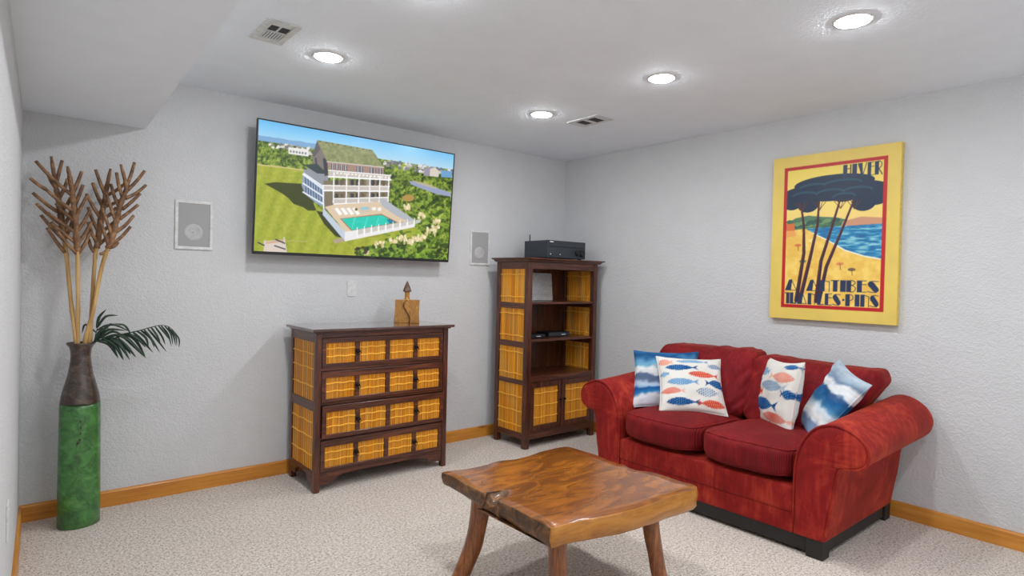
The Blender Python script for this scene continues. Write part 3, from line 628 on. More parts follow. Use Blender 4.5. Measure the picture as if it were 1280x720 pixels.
rows = [(.746, .926, .772, .897, .004), (.538, .725, .560, .687, .0), (.328, .519, .348, .482, -.016), (.120, .309, .143, .268, .001)]
px = [(-2.450, -2.262), (-2.232, -2.052), (-2.022, -1.846), (-1.816, -1.642)]
for r, (z0, z1, p0, p1, dy) in enumerate(rows):
    yf = dy0+dy; a, b = fx0+.003, fx1-.003
    bars = [box(a, px[0][0], yf, yf+.02, z0, z1), box(px[3][1], b, yf, yf+.02, z0, z1), box(px[0][0], px[3][1], yf, yf+.02, z0, p0), box(px[0][0], px[3][1], yf, yf+.02, p1, z1)]
    bars += [box(px[i][1], px[i+1][0], yf+.001, yf+.02, p0, p1) for i in range(3)]
    bars += [box(a+.004, b-.004, yf+.012, yf+.05, z0+.004, z1-.004)]
    dw = mesh('drawer', *join(*bars), M['dark_x'], dr, loc=((dx0+dx1)/2, yf, z0), bevel=.0016, seg=1, label='bottom drawer' if r == 3 else None)
    for i, (u0, u1) in enumerate(px): panel(dw, '-y', ((u0+u1)/2, yf+.0118, p0), u1-u0, p1-p0, .0098, (.34, .72), 40+r)
    for u in ((px[0][1]+px[1][0])/2, (px[2][1]+px[3][0])/2): pull(dw, (u, yf, (p0+p1)/2+.006))

# ------------------------------------------------------------------ carved wooden bottle on the dresser
st = thing('carved_bottle', (-1.773, -.25, .985), 'carved golden wooden bottle with pointed stopper standing on the dresser', 'wooden bottle')
bx0, bx1, bz0, bz1 = -1.860, -1.688, .9855, 1.147
S = [(-1.772, bz1), (-1.790, 1.130), (-1.797, 1.108), (-1.790, 1.085), (-1.772, 1.058), (-1.757, 1.030), (-1.753, 1.005), (-1.757, bz0)]
S = smooth_path(S, 4); Ls = [(bx0, bz0), (bx0+.003, 1.03), (bx0+.006, 1.09), (bx0+.006, bz1)]; Rs = [(bx1, bz0), (bx1-.004, 1.05), (bx1-.003, 1.10), (bx1, bz1)]
mesh('left_half', *prism(Ls+[tuple(q) for q in S], 'y', -.276, -.215), M['carved'], st, bevel=.004)
mesh('right_half', *prism(Rs+[tuple(q) for q in S], 'y', -.296, -.215), M['carved'], st, bevel=.004)
mesh('groove', *tube([(x-.002, -.2775, z) for x, z in S[1:-1]], .004, 6), M['stopper'], st, smooth=True, label='dark carved groove winding down the front')  # dark tube stands in for shade along the carved step
mesh('neck', *lathe([(.03, 0), (.021, .006), (.0165, .018), (.0165, .045), (.02, .062)], (-1.773, -.248, bz1-.003), 20), M['carved'], st, smooth=True)
mesh('stopper', *lathe([(.014, 0), (.029, .004), (.0285, .012), (.018, .042), (.008, .066), (.002, .078)], (-1.773, -.248, 1.2), 6), M['stopper'], st, label='dark faceted pointed stopper')
st.rotation_euler.z = math.radians(-25)

# ------------------------------------------------------------------ bookcase
cx0, cx1, cy0, cy1 = -.874, -.092, -.515, -.125
cb = thing('bookcase', ((cx0+cx1)/2, (cy0+cy1)/2, 0), 'tall dark wood bookcase with bamboo side panels and two lower doors', 'bookcase')
pw = .045
for x0 in (cx0, cx1-pw):
    for y0 in (cy0, cy1-pw): boxo('leg', (x0, x0+pw, y0, y0+pw, 0, 1.447), M['dark_z'], cb, .004)
prof = [(0, 1.447), (.012, 1.447), (.018, 1.452), (.022, 1.460), (.030, 1.466), (.042, 1.469), (.042, 1.477), (0, 1.477)]
V = []; ring = []
for o_, z in prof[1:-1]:
    V += [(cx0-o_, cy0-o_, z), (cx1+o_, cy0-o_, z), (cx1+o_, min(cy1+o_*.5, -.004), z), (cx0-o_, min(cy1+o_*.5, -.004), z)]
n = len(prof)-2; Fc = [(i*4+k, i*4+(k+1) % 4, (i+1)*4+(k+1) % 4, (i+1)*4+k) for i in range(n-1) for k in range(4)]+[(3, 2, 1, 0), tuple((n-1)*4+k for k in range(4))]
mesh('crown', V, Fc, M['dark_x'], cb, label='moulded top of the bookcase')
ix0, ix1 = cx0+pw, cx1-pw
boxo('header_rail', (ix0, ix1, cy0+.004, cy0+.026, 1.392, 1.448), M['dark_x'], cb, .002)
boxo('header_rail', (ix0, ix1, cy1-.026, cy1-.004, 1.392, 1.448), M['dark_x'], cb, .002)
sp = [(1.126, 1.390), (.824, 1.081), (.527, .779), (.118, .490)]
for s_ in (0, 1):
    xa = cx0+.004 if s_ == 0 else cx1-.026
    for z0, z1 in ((1.39, 1.448), (1.081, 1.126), (.779, .824), (.490, .527), (.070, .118)): boxo('side_rail', (xa, xa+.022, cy0+pw, cy1-pw, z0, z1), M['dark_y'], cb, .002)
    for k, (z0, z1) in enumerate(sp):
        rb = (.17, .84) if k < 3 else (.14, .44, .74)
        if s_ == 0: panel(cb, '-x', (xa+.008, (cy0+cy1)/2, z0), cy1-cy0-2*pw, z1-z0, .021, rb, 60+k)
        elif k < 3: panel(cb, '-x', (xa+.010, (cy0+cy1)/2, z0), cy1-cy0-2*pw, z1-z0, .021, rb, 60+k)
        boxo('side_backing', ((xa+.0085, xa+.014) if s_ == 0 else (xa+.0105, xa+.016))+(cy0+pw, cy1-pw, z0, z1), M['dark_z'], cb, 0)
for k in range(5):
    a = cx0+.03+(cx1-cx0-.06)*k/5; b = cx0+.03+(cx1-cx0-.06)*(k+1)/5
    boxo('back_plank', (a+.001, b-.001, cy1-.018, cy1-.006, .075, 1.44), M['dark_z'], cb, .002)
for zt, th in ((1.134, .017), (.842, .018)): boxo('shelf', (cx0+.022, cx1-.022, cy0+.012, cy1-.018, zt-th, zt), M['dark_x'], cb, .003)
boxo('shelf', (cx0+.022, cx1-.022, cy0+.026, cy1-.018, .535, .554), M['dark_x'], cb, .002)
boxo('middle_rail', (ix0, ix1, cy0+.004, cy0+.03, .508, .554), M['dark_x'], cb, .002)
boxo('bottom_rail', (ix0, ix1, cy0+.004, cy0+.026, .070, .132), M['dark_x'], cb, .002)
boxo('bottom_board', (cx0+.022, cx1-.022, cy0+.026, cy1-.018, .108, .122), M['dark_x'], cb, 0)
xm = (ix0+ix1)/2
def door(x0, x1, p0, p1, kx, lab):
    z0, z1, q0, q1, yf = .134, .506, .172, .466, cy0+.004
    d = mesh('door', *join(box(x0, p0, yf, yf+.02, z0, z1), box(p1, x1, yf, yf+.02, z0, z1), box(p0, p1, yf, yf+.02, z0, q0), box(p0, p1, yf, yf+.02, q1, z1), box(p0-.003, p1+.003, yf+.013, yf+.019, q0-.003, q1+.003)), M['dark_z'], cb, loc=((x0+x1)/2, yf, z0), bevel=.0016, seg=1, label=lab)
    panel(d, '-y', ((p0+p1)/2, yf+.0128, q0), p1-p0, q1-q0, .0125, (.2, .52, .84), 70)
    mesh('knob', *[([(kx+p[0], yf-p[2], .352+p[1]) for p in V_], F_) for V_, F_ in [lathe([(.006, 0), (.0055, .008), (.010, .013), (.0105, .019), (.006, .023)], (0, 0, 0), 14)]][0], M['iron'], d, smooth=True)
door(ix0+.002, xm-.006, ix0+.043, xm-.038, xm-.021, 'left bamboo door'); door(xm+.006, ix1-.002, xm+.040, ix1-.033, xm+.023, 'right bamboo door')
boxo('door_stop', (xm-.0075, xm+.0115, cy0-.004, cy0+.0035, .126, .508), M['dark_z'], cb, .003)

# receiver
rc = thing('audio_receiver', (-.425, -.335, 1.477), 'black audio receiver with two knobs on top of the bookcase', 'audio receiver')
rx0, rx1, ry0, ry1, rz = -.640, -.206, -.470, -.19, 1.477
boxo('body', (rx0, rx1, ry0+.012, ry1, rz+.012, rz+.150), M['satin'], rc, .004)
boxo('front_panel', (rx0-.001, rx1+.001, ry0, ry0+.014, rz+.010, rz+.151), M['satin'], rc, .003)
boxo('display_window', (rx0+.004, rx1-.004, ry0-.0015, ry0+.002, rz+.098, rz+.106), M['black'], rc, .0005)
for x in (-.60, -.245):
    for y in (-.44, -.23): mesh('foot', *lathe([(.017, 0), (.018, .012)], (x, y, rz), 16), M['black'], rc)
for x, r in ((-.305, .023), (-.250, .027)): mesh('volume_knob', *[([(x+p[0], ry0-p[2], rz+.058+p[1]) for p in V_], F_) for V_, F_ in [lathe([(r, 0), (r, .016), (r*.9, .02), (r*.3, .02)], (0, 0, 0), 24)]][0], M['black'], rc)
for x in (-.605, -.500): mesh('indicator', *[([(x+p[0], ry0-p[2], rz+.040+p[1]) for p in V_], F_) for V_, F_ in [lathe([(.005, 0), (.004, .003)], (0, 0, 0), 12)]][0], M['ledwhite'], rc)
for x, d in ((-.54, .012), (-.52, .012)): boxo('button', (x, x+.01, ry0-.003, ry0, rz+.036, rz+.044), M['black'], rc, .001)
mesh('logo', *box(-.615, -.575, ry0-.0012, ry0, rz+.134, rz+.143), M['ledwhite'], rc, label='small pale maker mark')
mesh('antenna', *tube([(-.595, -.205, rz+.14), (-.595, -.205, rz+.205)], .0045, 8), M['black'], rc)
# devices on the shelf
md = thing('media_player', (-.42, -.33, .842), 'flat black media player with pale markings on the middle shelf', 'media player')
boxo('body', (-.535, -.290, -.395, -.25, .846, .880), M['black'], md, .003); boxo('front_panel', (-.532, -.293, -.398, -.394, .848, .878), M['satin'], md, .001)
boxo('marking', (-.39, -.345, -.3992, -.3979, .856, .863), M['ledwhite'], md, 0)
for x in (-.52, -.305): boxo('foot', (x-.008, x+.008, -.38, -.27, .842, .8465), M['black'], md, 0)
md = thing('set_top_box', (-.69, -.36, .842), 'small low black box at the left of the middle shelf', 'set-top box')
boxo('body', (-.775, -.600, -.43, -.30, .845, .873), M['black'], md, .004)
boxo('marking', (-.70, -.655, -.4312, -.4298, .856, .861), M['ledwhite'], md, 0)
for x in (-.76, -.615): boxo('foot', (x-.008, x+.008, -.41, -.32, .842, .8455), M['black'], md, 0)
sv = thing('silver_panel', (-.42, -.17, 1.134), 'shiny silver-grey panel leaning at the back of the top shelf', 'panel')
V, Fc = box(-.60, -.288, 0, .006, 0, .232); mesh('sheet', [(x, -.176+y+z*.10, 1.1345+z) for x, y, z in V], Fc, M['silver'], sv, bevel=.001, seg=1)

# ------------------------------------------------------------------ sofa
SY = -2.05; sofa = thing('loveseat', (-.5, SY, 0), 'red velvet loveseat with rolled arms on a black plinth against the right wall', 'sofa')
fxs = -.950; bxs = -.065
prof = smooth_path([(.553, .092), (.553, .20), (.553, .32), (.556, .42), (.570, .50), (.604, .575), (.655, .630), (.722, .655), (.792, .645), (.852, .612), (.884, .562), (.880, .512), (.850, .478), (.806, .466), (.765, .456), (.748, .40), (.736, .30), (.718, .19), (.702, .092)], 5)
def arm(sg):
    n = len(prof); c = prof.mean(0); V = []; xs = [fxs+.0, fxs+.004, fxs+.012, fxs+.025, fxs+.06]+list(np.linspace(fxs+.12, bxs-.03, 14))+[bxs-.01, bxs]
    for i, x in enumerate(xs):
        t_ = (x-fxs)/(bxs-fxs); ins = {0: .012, 1: .005, 2: .001}.get(i, 0.)+(.006 if i == len(xs)-1 else 0)
        for k, (a, z) in enumerate(prof):
            nrm = prof[min(k+1, n-1)]-prof[max(k-1, 0)]; nrm = np.array([-nrm[1], nrm[0]]); nrm /= np.linalg.norm(nrm)+1e-9
            q = np.array([a, z])-nrm*ins
            up = max(0, (q[1]-.35)/.3)*.055*t_; out = max(0, (q[1]-.40)/.2)*.01*t_
            wob = .0035*mnoise.noise(Vector((x*5, a*7+sg*3, z*7)))*(1 if q[1] > .14 else 0)
            V.append((x, SY+sg*(q[0]+out+wob), q[1]+up+wob))
    Fc = [(i*n+k, i*n+k+1, (i+1)*n+k+1, (i+1)*n+k) for i in range(len(xs)-1) for k in range(n-1)]
    Fc += [(i*n+n-1, i*n, (i+1)*n, (i+1)*n+n-1) for i in range(len(xs)-1)]
    m = len(xs); Fc += [tuple((m-1)*n+k for k in range(n))]
    # domed and gathered front panel: rings towards an inner spine
    base = len(V); spine = np.c_[np.interp(prof[:, 1], [.09, .45, .66], [.63, .655, .72]), np.clip(prof[:, 1], .12, .565)]
    R_ = 6
    for r in range(1, R_+1):
        s = r/R_
        for k in range(n):
            q = prof[k]*(1-s)+spine[k]*s; gath = .0012*math.sin(k*1.9)*(1-s)*s*4*(1 if prof[k][1] > .44 else .25)
            V.append((fxs-.010*math.sin(s*math.pi/2)-gath, SY+sg*q[0], q[1]))
    prev = list(range(n))
    for r in range(R_):
        cur = [base+r*n+k for k in range(n)]
        Fc += [(prev[k+1], prev[k], cur[k], cur[k+1]) for k in range(n-1)]+[(prev[0], prev[-1], cur[-1], cur[0])]; prev = cur
    if sg < 0: pass
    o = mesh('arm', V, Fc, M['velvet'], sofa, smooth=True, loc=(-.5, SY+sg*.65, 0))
    pth = [(fxs+.003, SY+sg*a, z) for a, z in prof[2:-2]]
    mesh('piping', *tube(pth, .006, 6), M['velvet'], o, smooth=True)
    # seam under the roll along the outer face
    return o
for sg in (-1, 1): arm(sg)
def puff(name, c, half, e, mat, fn=None, n=18, parent=sofa, loc=None, squash=None):
    """rounded box: cube grid mapped with exponent e, then fn deforms"""
    V = []; Fc = []; idx = {}
    def vid(p):
        k = tuple(np.round(p, 5))
        if k not in idx: idx[k] = len(V); V.append(p)
        return idx[k]
    g = np.linspace(-1, 1, n+1); g = np.sign(g)*(1-(1-np.abs(g))**1.35)
    for ax in range(3):
        for sgn in (-1, 1):
            for i in range(n):
                for j in range(n):
                    q = []
                    for a, b in ((g[i], g[j]), (g[i+1], g[j]), (g[i+1], g[j+1]), (g[i], g[j+1])):
                        p = [0, 0, 0]; p[ax] = sgn; p[(ax+1) % 3] = a; p[(ax+2) % 3] = b; q.append(vid(p))
                    Fc.append(q if sgn > 0 else q[::-1])
    out = []
    for p in V:
        p = np.array(p, float); r = (np.abs(p)**e).sum()**(1/e); p = p/r*1.0
        w_ = np.array(c)+p*np.array(half)
        out.append(fn(p, w_) if fn else w_)
    return mesh(name, out, Fc, mat, parent, loc=loc if loc is not None else c, smooth=True)
def seat_fn(p, w_):
    b = (1-p[0]**2)*(1-p[1]**2)
    if p[2] > 0: w_[2] += .028*b*p[2]
    w_[0] -= .018*(1-p[1]**2)*max(0, -p[0]); w_[2] += .006*mnoise.noise(Vector((w_[0]*6, w_[1]*6, 1)))
    if p[0] < 0: w_[2] += .012*(-p[0])*(1 if p[2] > 0 else .3)
    return w_
for sg in (-1, 1):
    yc = SY+sg*.277
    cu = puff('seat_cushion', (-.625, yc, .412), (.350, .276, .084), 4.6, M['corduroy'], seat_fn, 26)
    for zl in (.80, -.80):
        per = [(.5, -1), (.2, -1), (-.1, -1), (-.4, -1), (-.7, -1), (-.9, -1), (-1, -.94), (-1, -.8), (-1, -.5), (-1, -.2), (-1, .2), (-1, .5), (-1, .8), (-1, .94), (-.9, 1), (-.7, 1), (-.4, 1), (-.1, 1), (.2, 1), (.5, 1)]; pth = []
        for a, b in per:
            q = np.array([a, b, zl], float); q /= (np.abs(q)**4.6).sum()**(1/4.6); pth.append(seat_fn(q, np.array((-.625, yc, .412))+q*np.array((.350, .276, .084))))
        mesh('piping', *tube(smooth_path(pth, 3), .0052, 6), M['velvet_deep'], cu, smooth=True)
def back_fn(sg):
    def f(p, w_):
        zt = (w_[2]-.46)/.40                                   # 0 bottom .. 1 top
        ctr = SY+sg*.30
        wd = 1+.42*max(0, min(1, (zt-.35)/.5))*(1 if sg*(w_[1]-ctr) > 0 else .0)   # ears flare over the arm
        w_[1] = ctr+(w_[1]-ctr)*wd
        w_[0] += .17*zt-.02                                    # lean back
        fr = max(0, -p[0])
        w_[0] -= .045*fr*(1-p[1]**2)*(1-p[2]**2)
        nz = mnoise.noise(Vector((w_[1]*9, w_[2]*6, sg*5.)))+(.5+1.1*abs(p[1])**3)*mnoise.noise(Vector((w_[1]*24+w_[2]*10, w_[2]*14, sg*9.)))
        w_[0] -= .016*nz*fr; w_[2] += (.012*nz if p[2] > .5 else 0)+.034*max(0, p[2])*abs(p[1])**3-.01*max(0, p[2])*sg*p[1]
        return w_
    return f
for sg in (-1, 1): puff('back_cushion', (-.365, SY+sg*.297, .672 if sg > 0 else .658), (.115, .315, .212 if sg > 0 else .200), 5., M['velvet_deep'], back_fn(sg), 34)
def soft_bar(name, b, mat, bev=.012): return boxo(name, b, mat, sofa, bev, seg=4) if True else None
def boxo_seg(name, b, mat, bev, seg=4):
    V, Fc = box(*b); return mesh(name, V, Fc, mat, sofa, bevel=bev, seg=seg, smooth=True)
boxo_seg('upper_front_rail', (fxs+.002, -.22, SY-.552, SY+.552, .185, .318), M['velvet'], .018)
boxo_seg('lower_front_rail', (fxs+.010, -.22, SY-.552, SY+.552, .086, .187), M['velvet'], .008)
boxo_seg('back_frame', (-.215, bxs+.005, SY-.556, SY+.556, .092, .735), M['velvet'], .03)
mesh('plinth', *join(box(fxs+.018, fxs+.045, SY-.62, SY+.62, .018, .090), box(bxs-.045, bxs-.018, SY-.62, SY+.62, .018, .090), box(fxs+.07, bxs-.09, SY-.690, SY-.665, .022, .090), box(fxs+.07, bxs-.09, SY+.665, SY+.690, .022, .090)), M['plinth'], sofa, bevel=.003)
for x0 in (fxs+.004, bxs-.075):
    for y0 in (SY-.698, SY+.618): boxo('leg', (x0, x0+.075, y0, y0+.08, 0, .0925), M['plinth'], sofa, .004)

# ------------------------------------------------------------------ throw pillows
def pillow_frame(yaw, lean, roll):
    yaw, lean, roll = map(math.radians, (yaw, lean, roll))
    n = np.array([math.cos(yaw), math.sin(yaw), 0]); u = np.array([-n[1], n[0], 0]); v = np.array([0, 0, 1.])
    v2 = math.cos(lean)*v-math.sin(lean)*n; n2 = math.cos(lean)*n+math.sin(lean)*v
    return math.cos(roll)*u+math.sin(roll)*v2, -math.sin(roll)*u+math.cos(roll)*v2, n2
def pillow(label, c, yaw, lean, roll, size, thick, paint, seed, pinch=.09, warp=None):
    uu_, vv2, nn_ = pillow_frame(yaw, lean, roll); N = 64; g = np.linspace(-1, 1, N); U, Vv = np.meshgrid(g, g); V = []; Cc = []
    o = thing('throw_pillow', np.array(c)-vv2*size/2, label, 'pillow', 'throw pillows on the loveseat')
    for side in (1, -1):
        a = U*(1-pinch*(1-Vv**2)*np.abs(U)**2); b = Vv*(1-pinch*(1-U**2)*np.abs(Vv)**2)
        t = thick/2*np.clip((1-U**2)*(1-Vv**2), 0, 1)**.42
        nz = np.array([[mnoise.noise(Vector((x*2.4+seed, y*2.4, side*3.))) for x in g] for y in g])
        t = t*(1+.22*nz); A = a*size/2; B = b*size/2; D = side*t
        if warp is not None: A, B, D = warp(A, B, D, U, Vv)
        P_ = np.array(c)+A[..., None]*uu_+B[..., None]*vv2+D[..., None]*nn_
        V.append(P_.reshape(-1, 3)); Cc.append(lin(paint.sample((U+1)/2*(paint.w-1), (1-Vv)/2*(paint.h-1))).reshape(-1, 3))
    rim = [V[0].reshape(N, N, 3)[0, i] for i in range(0, N-1, 3)]+[V[0].reshape(N, N, 3)[i, -1] for i in range(0, N-1, 3)]+[V[0].reshape(N, N, 3)[-1, N-1-i] for i in range(0, N-1, 3)]+[V[0].reshape(N, N, 3)[N-1-i, 0] for i in range(0, N-1, 3)]
    rc_ = [Cc[0].reshape(N, N, 3)[0, i] for i in range(0, N-1, 3)]+[Cc[0].reshape(N, N, 3)[i, -1] for i in range(0, N-1, 3)]+[Cc[0].reshape(N, N, 3)[-1, N-1-i] for i in range(0, N-1, 3)]+[Cc[0].reshape(N, N, 3)[N-1-i, 0] for i in range(0, N-1, 3)]
    mesh('cover', np.vstack(V), np.vstack([grid_faces(N, N), grid_faces(N, N, N*N, True)]), M['pillow'], o, smooth=True, col=np.vstack(Cc))
    tv_, tf_ = tube(rim, .0038, 6, True); mesh('seam', tv_, tf_, M['pillow'], o, smooth=True, col=np.repeat(np.array(rc_), 6, 0))
    return o
def paint_blue(seed, swap=False):
    p = Paint(220, 220, (200, 205, 212)); n = vnoise(220, 220, 46, seed); n2 = vnoise(220, 220, (9, 34), seed+1, 3)
    yy_ = p.Y/220+(n-.5)*.22
    st_ = [(0, (52, 108, 156)), (.08, (26, 74, 124)), (.2, (92, 148, 184)), (.3, (108, 160, 190)), (.36, (222, 222, 222)), (.44, (206, 208, 212)), (.47, (82, 98, 130)), (.57, (92, 110, 140)), (.62, (176, 192, 212)), (.68, (150, 178, 206)), (.72, (20, 76, 136)), (.82, (44, 112, 166)), (.88, (214, 216, 220)), (1, (196, 204, 216))]
    if swap: st_ = [(0, (176, 190, 204)), (.1, (150, 168, 186)), (.18, (110, 134, 160)), (.24, (226, 228, 230)), (.34, (214, 220, 226)), (.37, (66, 96, 134)), (.44, (30, 86, 140)), (.57, (64, 124, 168)), (.64, (196, 214, 226)), (.74, (228, 230, 230)), (.82, (206, 210, 216)), (.86, (110, 128, 156)), (.93, (120, 148, 182)), (1, (146, 172, 200))]
    p.a = mixc(yy_, st_)*(.9+.2*n2)[..., None]; p.a = np.clip(p.a, 0, 255); return p
def paint_fish(fishes):
    p = Paint(300, 300, (220, 217, 211)); n = vnoise(300, 300, 40, 5); p.a *= (.97+.05*n)[..., None]
    pal = {'navy': ((18, 66, 124), (92, 150, 200)), 'light': ((100, 146, 186), (168, 196, 218)), 'red': ((196, 62, 46), (230, 140, 116)), 'pink': ((222, 166, 148), (198, 88, 74)), 'grey': ((164, 180, 196), (92, 116, 146)), 'dots': ((186, 198, 210), (36, 48, 74))}
    for cx, cy, L, h, c, d, pat in fishes:
        a, b = pal[c]; tt = np.linspace(-1, 1, 25); up = [(cx+L*s*.5, cy-h*.5*(1-s*s)**.8) for s in tt]; dn = [(cx+L*s*.5, cy+h*.5*(1-s*s)**.8) for s in tt[::-1]]
        m = p.mask(up+dn); p.put(m, a); tx = cx+d*L*.5
        if pat == 'dot': p.put(m & ((np.hypot((p.X % 9)-4.5, ((p.Y+(np.floor(p.X/9) % 2)*4) % 8)-4)) < 2.1), b)
        elif pat == 'bar': p.put(m & ((p.X+p.Y*.3) % 9 < 3.2), b)
        elif pat == 'net': p.put(m & ((((p.X+p.Y) % 10) < 2.6) | (((p.X-p.Y) % 10) < 2.6)), b)
        p.poly([(tx-d*6, cy), (tx+d*L*.17, cy-h*.42), (tx+d*L*.10, cy), (tx+d*L*.17, cy+h*.42)], a)
        p.ell(cx-d*L*.38, cy-h*.08, 2.4, 2.4, (244, 244, 244)); p.ell(cx-d*L*.38, cy-h*.08, 1.2, 1.2, (30, 34, 44))
    p.soften(1); return p
fA = paint_fish([(30, 46, 60, 40, 'pink', 1, 'dot'), (150, 34, 130, 26, 'light', 1, 'bar'), (262, 60, 70, 30, 'grey', 1, 'bar'), (95, 78, 130, 36, 'navy', 1, 'dot'), (195, 116, 125, 34, 'red', 1, 'bar'), (95, 158, 125, 36, 'light', 1, 'dot'), (270, 158, 95, 40, 'navy', -1, 'dot'), (50, 204, 100, 34, 'pink', 1, 'net'), (212, 206, 100, 46, 'dots', 1, 'dot'), (92, 258, 130, 36, 'navy', 1, 'dot'), (240, 262, 110, 38, 'red', -1, 'bar'), (20, 116, 40, 26, 'light', 1, 'bar')])
fB = paint_fish([(60, 60, 90, 40, 'light', 1, 'bar'), (225, 74, 140, 46, 'pink', -1, 'dot'), (20, 105, 70, 44, 'navy', 1, 'bar'), (165, 118, 160, 46, 'grey', 1, 'bar'), (50, 150, 90, 42, 'red', 1, 'none'), (280, 140, 60, 36, 'navy', -1, 'dot'), (120, 198, 170, 54, 'navy', 1, 'dot'), (50, 236, 90, 34, 'grey', 1, 'dot'), (215, 246, 150, 44, 'pink', 1, 'net'), (80, 284, 170, 40, 'red', 1, 'bar'), (250, 24, 90, 24, 'navy', 1, 'bar')])
pillow('blue and white watercolour striped pillow by the far arm, behind a fish pillow', (-.575, -1.566, .668), 213, 36, 2, .425, .13, paint_blue(3), 1)
pillow('white square pillow with rows of blue and red fish, beside the far arm', (-.600, -1.778, .662), 224, 40, -1, .41, .13, fA, 2)
pillow('white fish pillow turned edgeways between back cushion and striped pillow near the right arm', (-.470, -2.285, .668), 141, 12, 4, .415, .15, fB, 3, .09)
pillow('tilted blue and white striped pillow resting against the near rolled arm', (-.42, -2.535, .672), 139, 34, -13, .43, .13, paint_blue(9, True), 4)

# ------------------------------------------------------------------ coffee table
ct = thing('coffee_table', (-2.08, -2.15, 0), 'rustic live-edge wooden slab coffee table with splayed legs on the carpet', 'coffee table')
OUT = [(-2.449, -1.751), (-2.447, -1.808), (-2.454, -1.947), (-2.454, -2.06), (-2.423, -2.058), (-2.375, -2.081), (-2.37, -2.109), (-2.405, -2.138), (-2.459, -2.157), (-2.458, -2.197), (-2.467, -2.334), (-2.473, -2.445), (-2.459, -2.474), (-2.398, -2.478), (-2.326, -2.493), (-2.231, -2.514), (-2.129, -2.532), (-2.007, -2.54), (-1.861, -2.537), (-1.75, -2.544), (-1.684, -2.538), (-1.662, -2.510), (-1.672, -2.45), (-1.666, -2.354), (-1.675, -2.286), (-1.706, -2.243), (-1.706, -2.193), (-1.692, -2.155), (-1.70, -2.09), (-1.68, -1.976), (-1.68, -1.888), (-1.683, -1.799), (-1.702, -1.767), (-1.754, -1.758), (-1.861, -1.759), (-1.965, -1.777), (-2.052, -1.781), (-2.106, -1.764), (-2.153, -1.756), (-2.227, -1.769), (-2.324, -1.766), (-2.394, -1.747), (-2.43, -1.739)]
ring = smooth_path(OUT, 5, True); n = len(ring); ctr = np.array([-2.075, -2.14])
nonotch = ring.copy()
for i in range(n):
    x, y = ring[i]
    if x < -2.36 and -2.16 < y < -2.05: nonotch[i] = (min(x, -2.458) if True else x, y)
inw = np.roll(ring, -1, 0)-np.roll(ring, 1, 0); inw = np.c_[inw[:, 1], -inw[:, 0]]; inw /= np.linalg.norm(inw, axis=1)[:, None]
sgn = np.sign(((ctr-ring)*inw).sum(1)).mean(); inw *= 1 if sgn > 0 else -1
TZ = .45
def thk(x, y): return .058+.018*np.clip((x+2.46)/.75, 0, 1)+.026*np.clip((-1.8-y)/.7, 0, 1)
levels = [(1.0, 0.0, 0), (.94, .004, 0), (.80, .0015, .15), (.6, -.001, .5), (.4, .001, .8), (.2, .005, 1.), (.06, .013, 1.), (0., .028, 1.)]
V = []
for lev, ins, nn in levels:
    for i in range(n):
        base_ = ring[i]*(1-nn)+nonotch[i]*nn; th = thk(*ring[i])
        w_ = .006*mnoise.noise(Vector((base_[0]*9, base_[1]*9, lev*4)))+.003*mnoise.noise(Vector((base_[0]*30, base_[1]*30, lev*8)))
        e = (ins+.006 if lev == 1.0 else ins)+(w_ if 0 < lev < 1 else 0)
        q = base_+inw[i]*e; V.append((q[0], q[1], TZ-th+th*lev+(-.002 if lev == 1. else 0)))
Fs = []; NL = len(levels); side = []
for l in range(NL-1):
    for i in range(n): side.append((l*n+i, l*n+(i+1) % n, (l+1)*n+(i+1) % n, (l+1)*n+i))
Vt = list(V); Ft = []
prev = list(range(n)); base = len(Vt); RR = 8
for r in range(1, RR):
    s = r/RR
    for i in range(n):
        q = (ring[i]+inw[i]*.006)*(1-s)+ctr*s; Vt.append((q[0], q[1], TZ-.002+.003*mnoise.noise(Vector((q[0]*4, q[1]*4, 2)))*min(1, s*4)))
    cur = [base+(r-1)*n+i for i in range(n)]
    Ft += [(prev[(i+1) % n], prev[i], cur[i], cur[(i+1) % n]) for i in range(n)]; prev = cur
Vt.append((ctr[0], ctr[1], TZ-.002)); Ft += [(prev[(i+1) % n], prev[i], len(Vt)-1) for i in range(n)]
bot = tuple((NL-1)*n+i for i in range(n))
o = mesh('slab_top', Vt, Ft+side+[bot], [M['slab'], M['bark'], M['edge']], ct, smooth=True, label='thick slab with wavy natural edge and a worn notch')
me = o.data; nT = len(Ft)
for k, p in enumerate(me.polygons):
    if k < nT: p.material_index = 0
    else:
        i = (k-nT) % n; x, y = ring[i]
        p.material_index = 1 if (x < -2.36 or y > -1.85) and y > -2.462 else 2
bm = bmesh.new(); bm.from_mesh(me); bmesh.ops.recalc_face_normals(bm, faces=bm.faces); bm.to_mesh(me); bm.free(); me.shade_smooth()
def tleg(pts, r0, r1, seed):
    P = smooth_path(pts, 6); m = len(P); rad = np.linspace(r0, r1, m); V_, F_ = tube(P, rad, 12)
    V_ = [np.array(v)+.005*np.array([mnoise.noise(Vector((v[0]*20, v[1]*20, v[2]*9+seed))), mnoise.noise(Vector((v[0]*20+9, v[1]*20, v[2]*9+seed))), 0]) for v in V_]
    V_ = [(v[0], v[1], max(v[2], 0.)) for v in V_]
    mesh('leg', V_, F_, M['leg'], ct, smooth=True)
tleg([(-2.345, -1.905, .405), (-2.350, -1.905, .30), (-2.375, -1.890, .15), (-2.425, -1.860, 0)], .044, .036, 1)
tleg([(-2.355, -2.385, .405), (-2.360, -2.395, .30), (-2.365, -2.405, .15), (-2.385, -2.425, 0)], .038, .031, 2)
tleg([(-1.865, -2.420, .395), (-1.855, -2.430, .30), (-1.838, -2.450, .15), (-1.815, -2.480, 0)], .040, .029, 3)
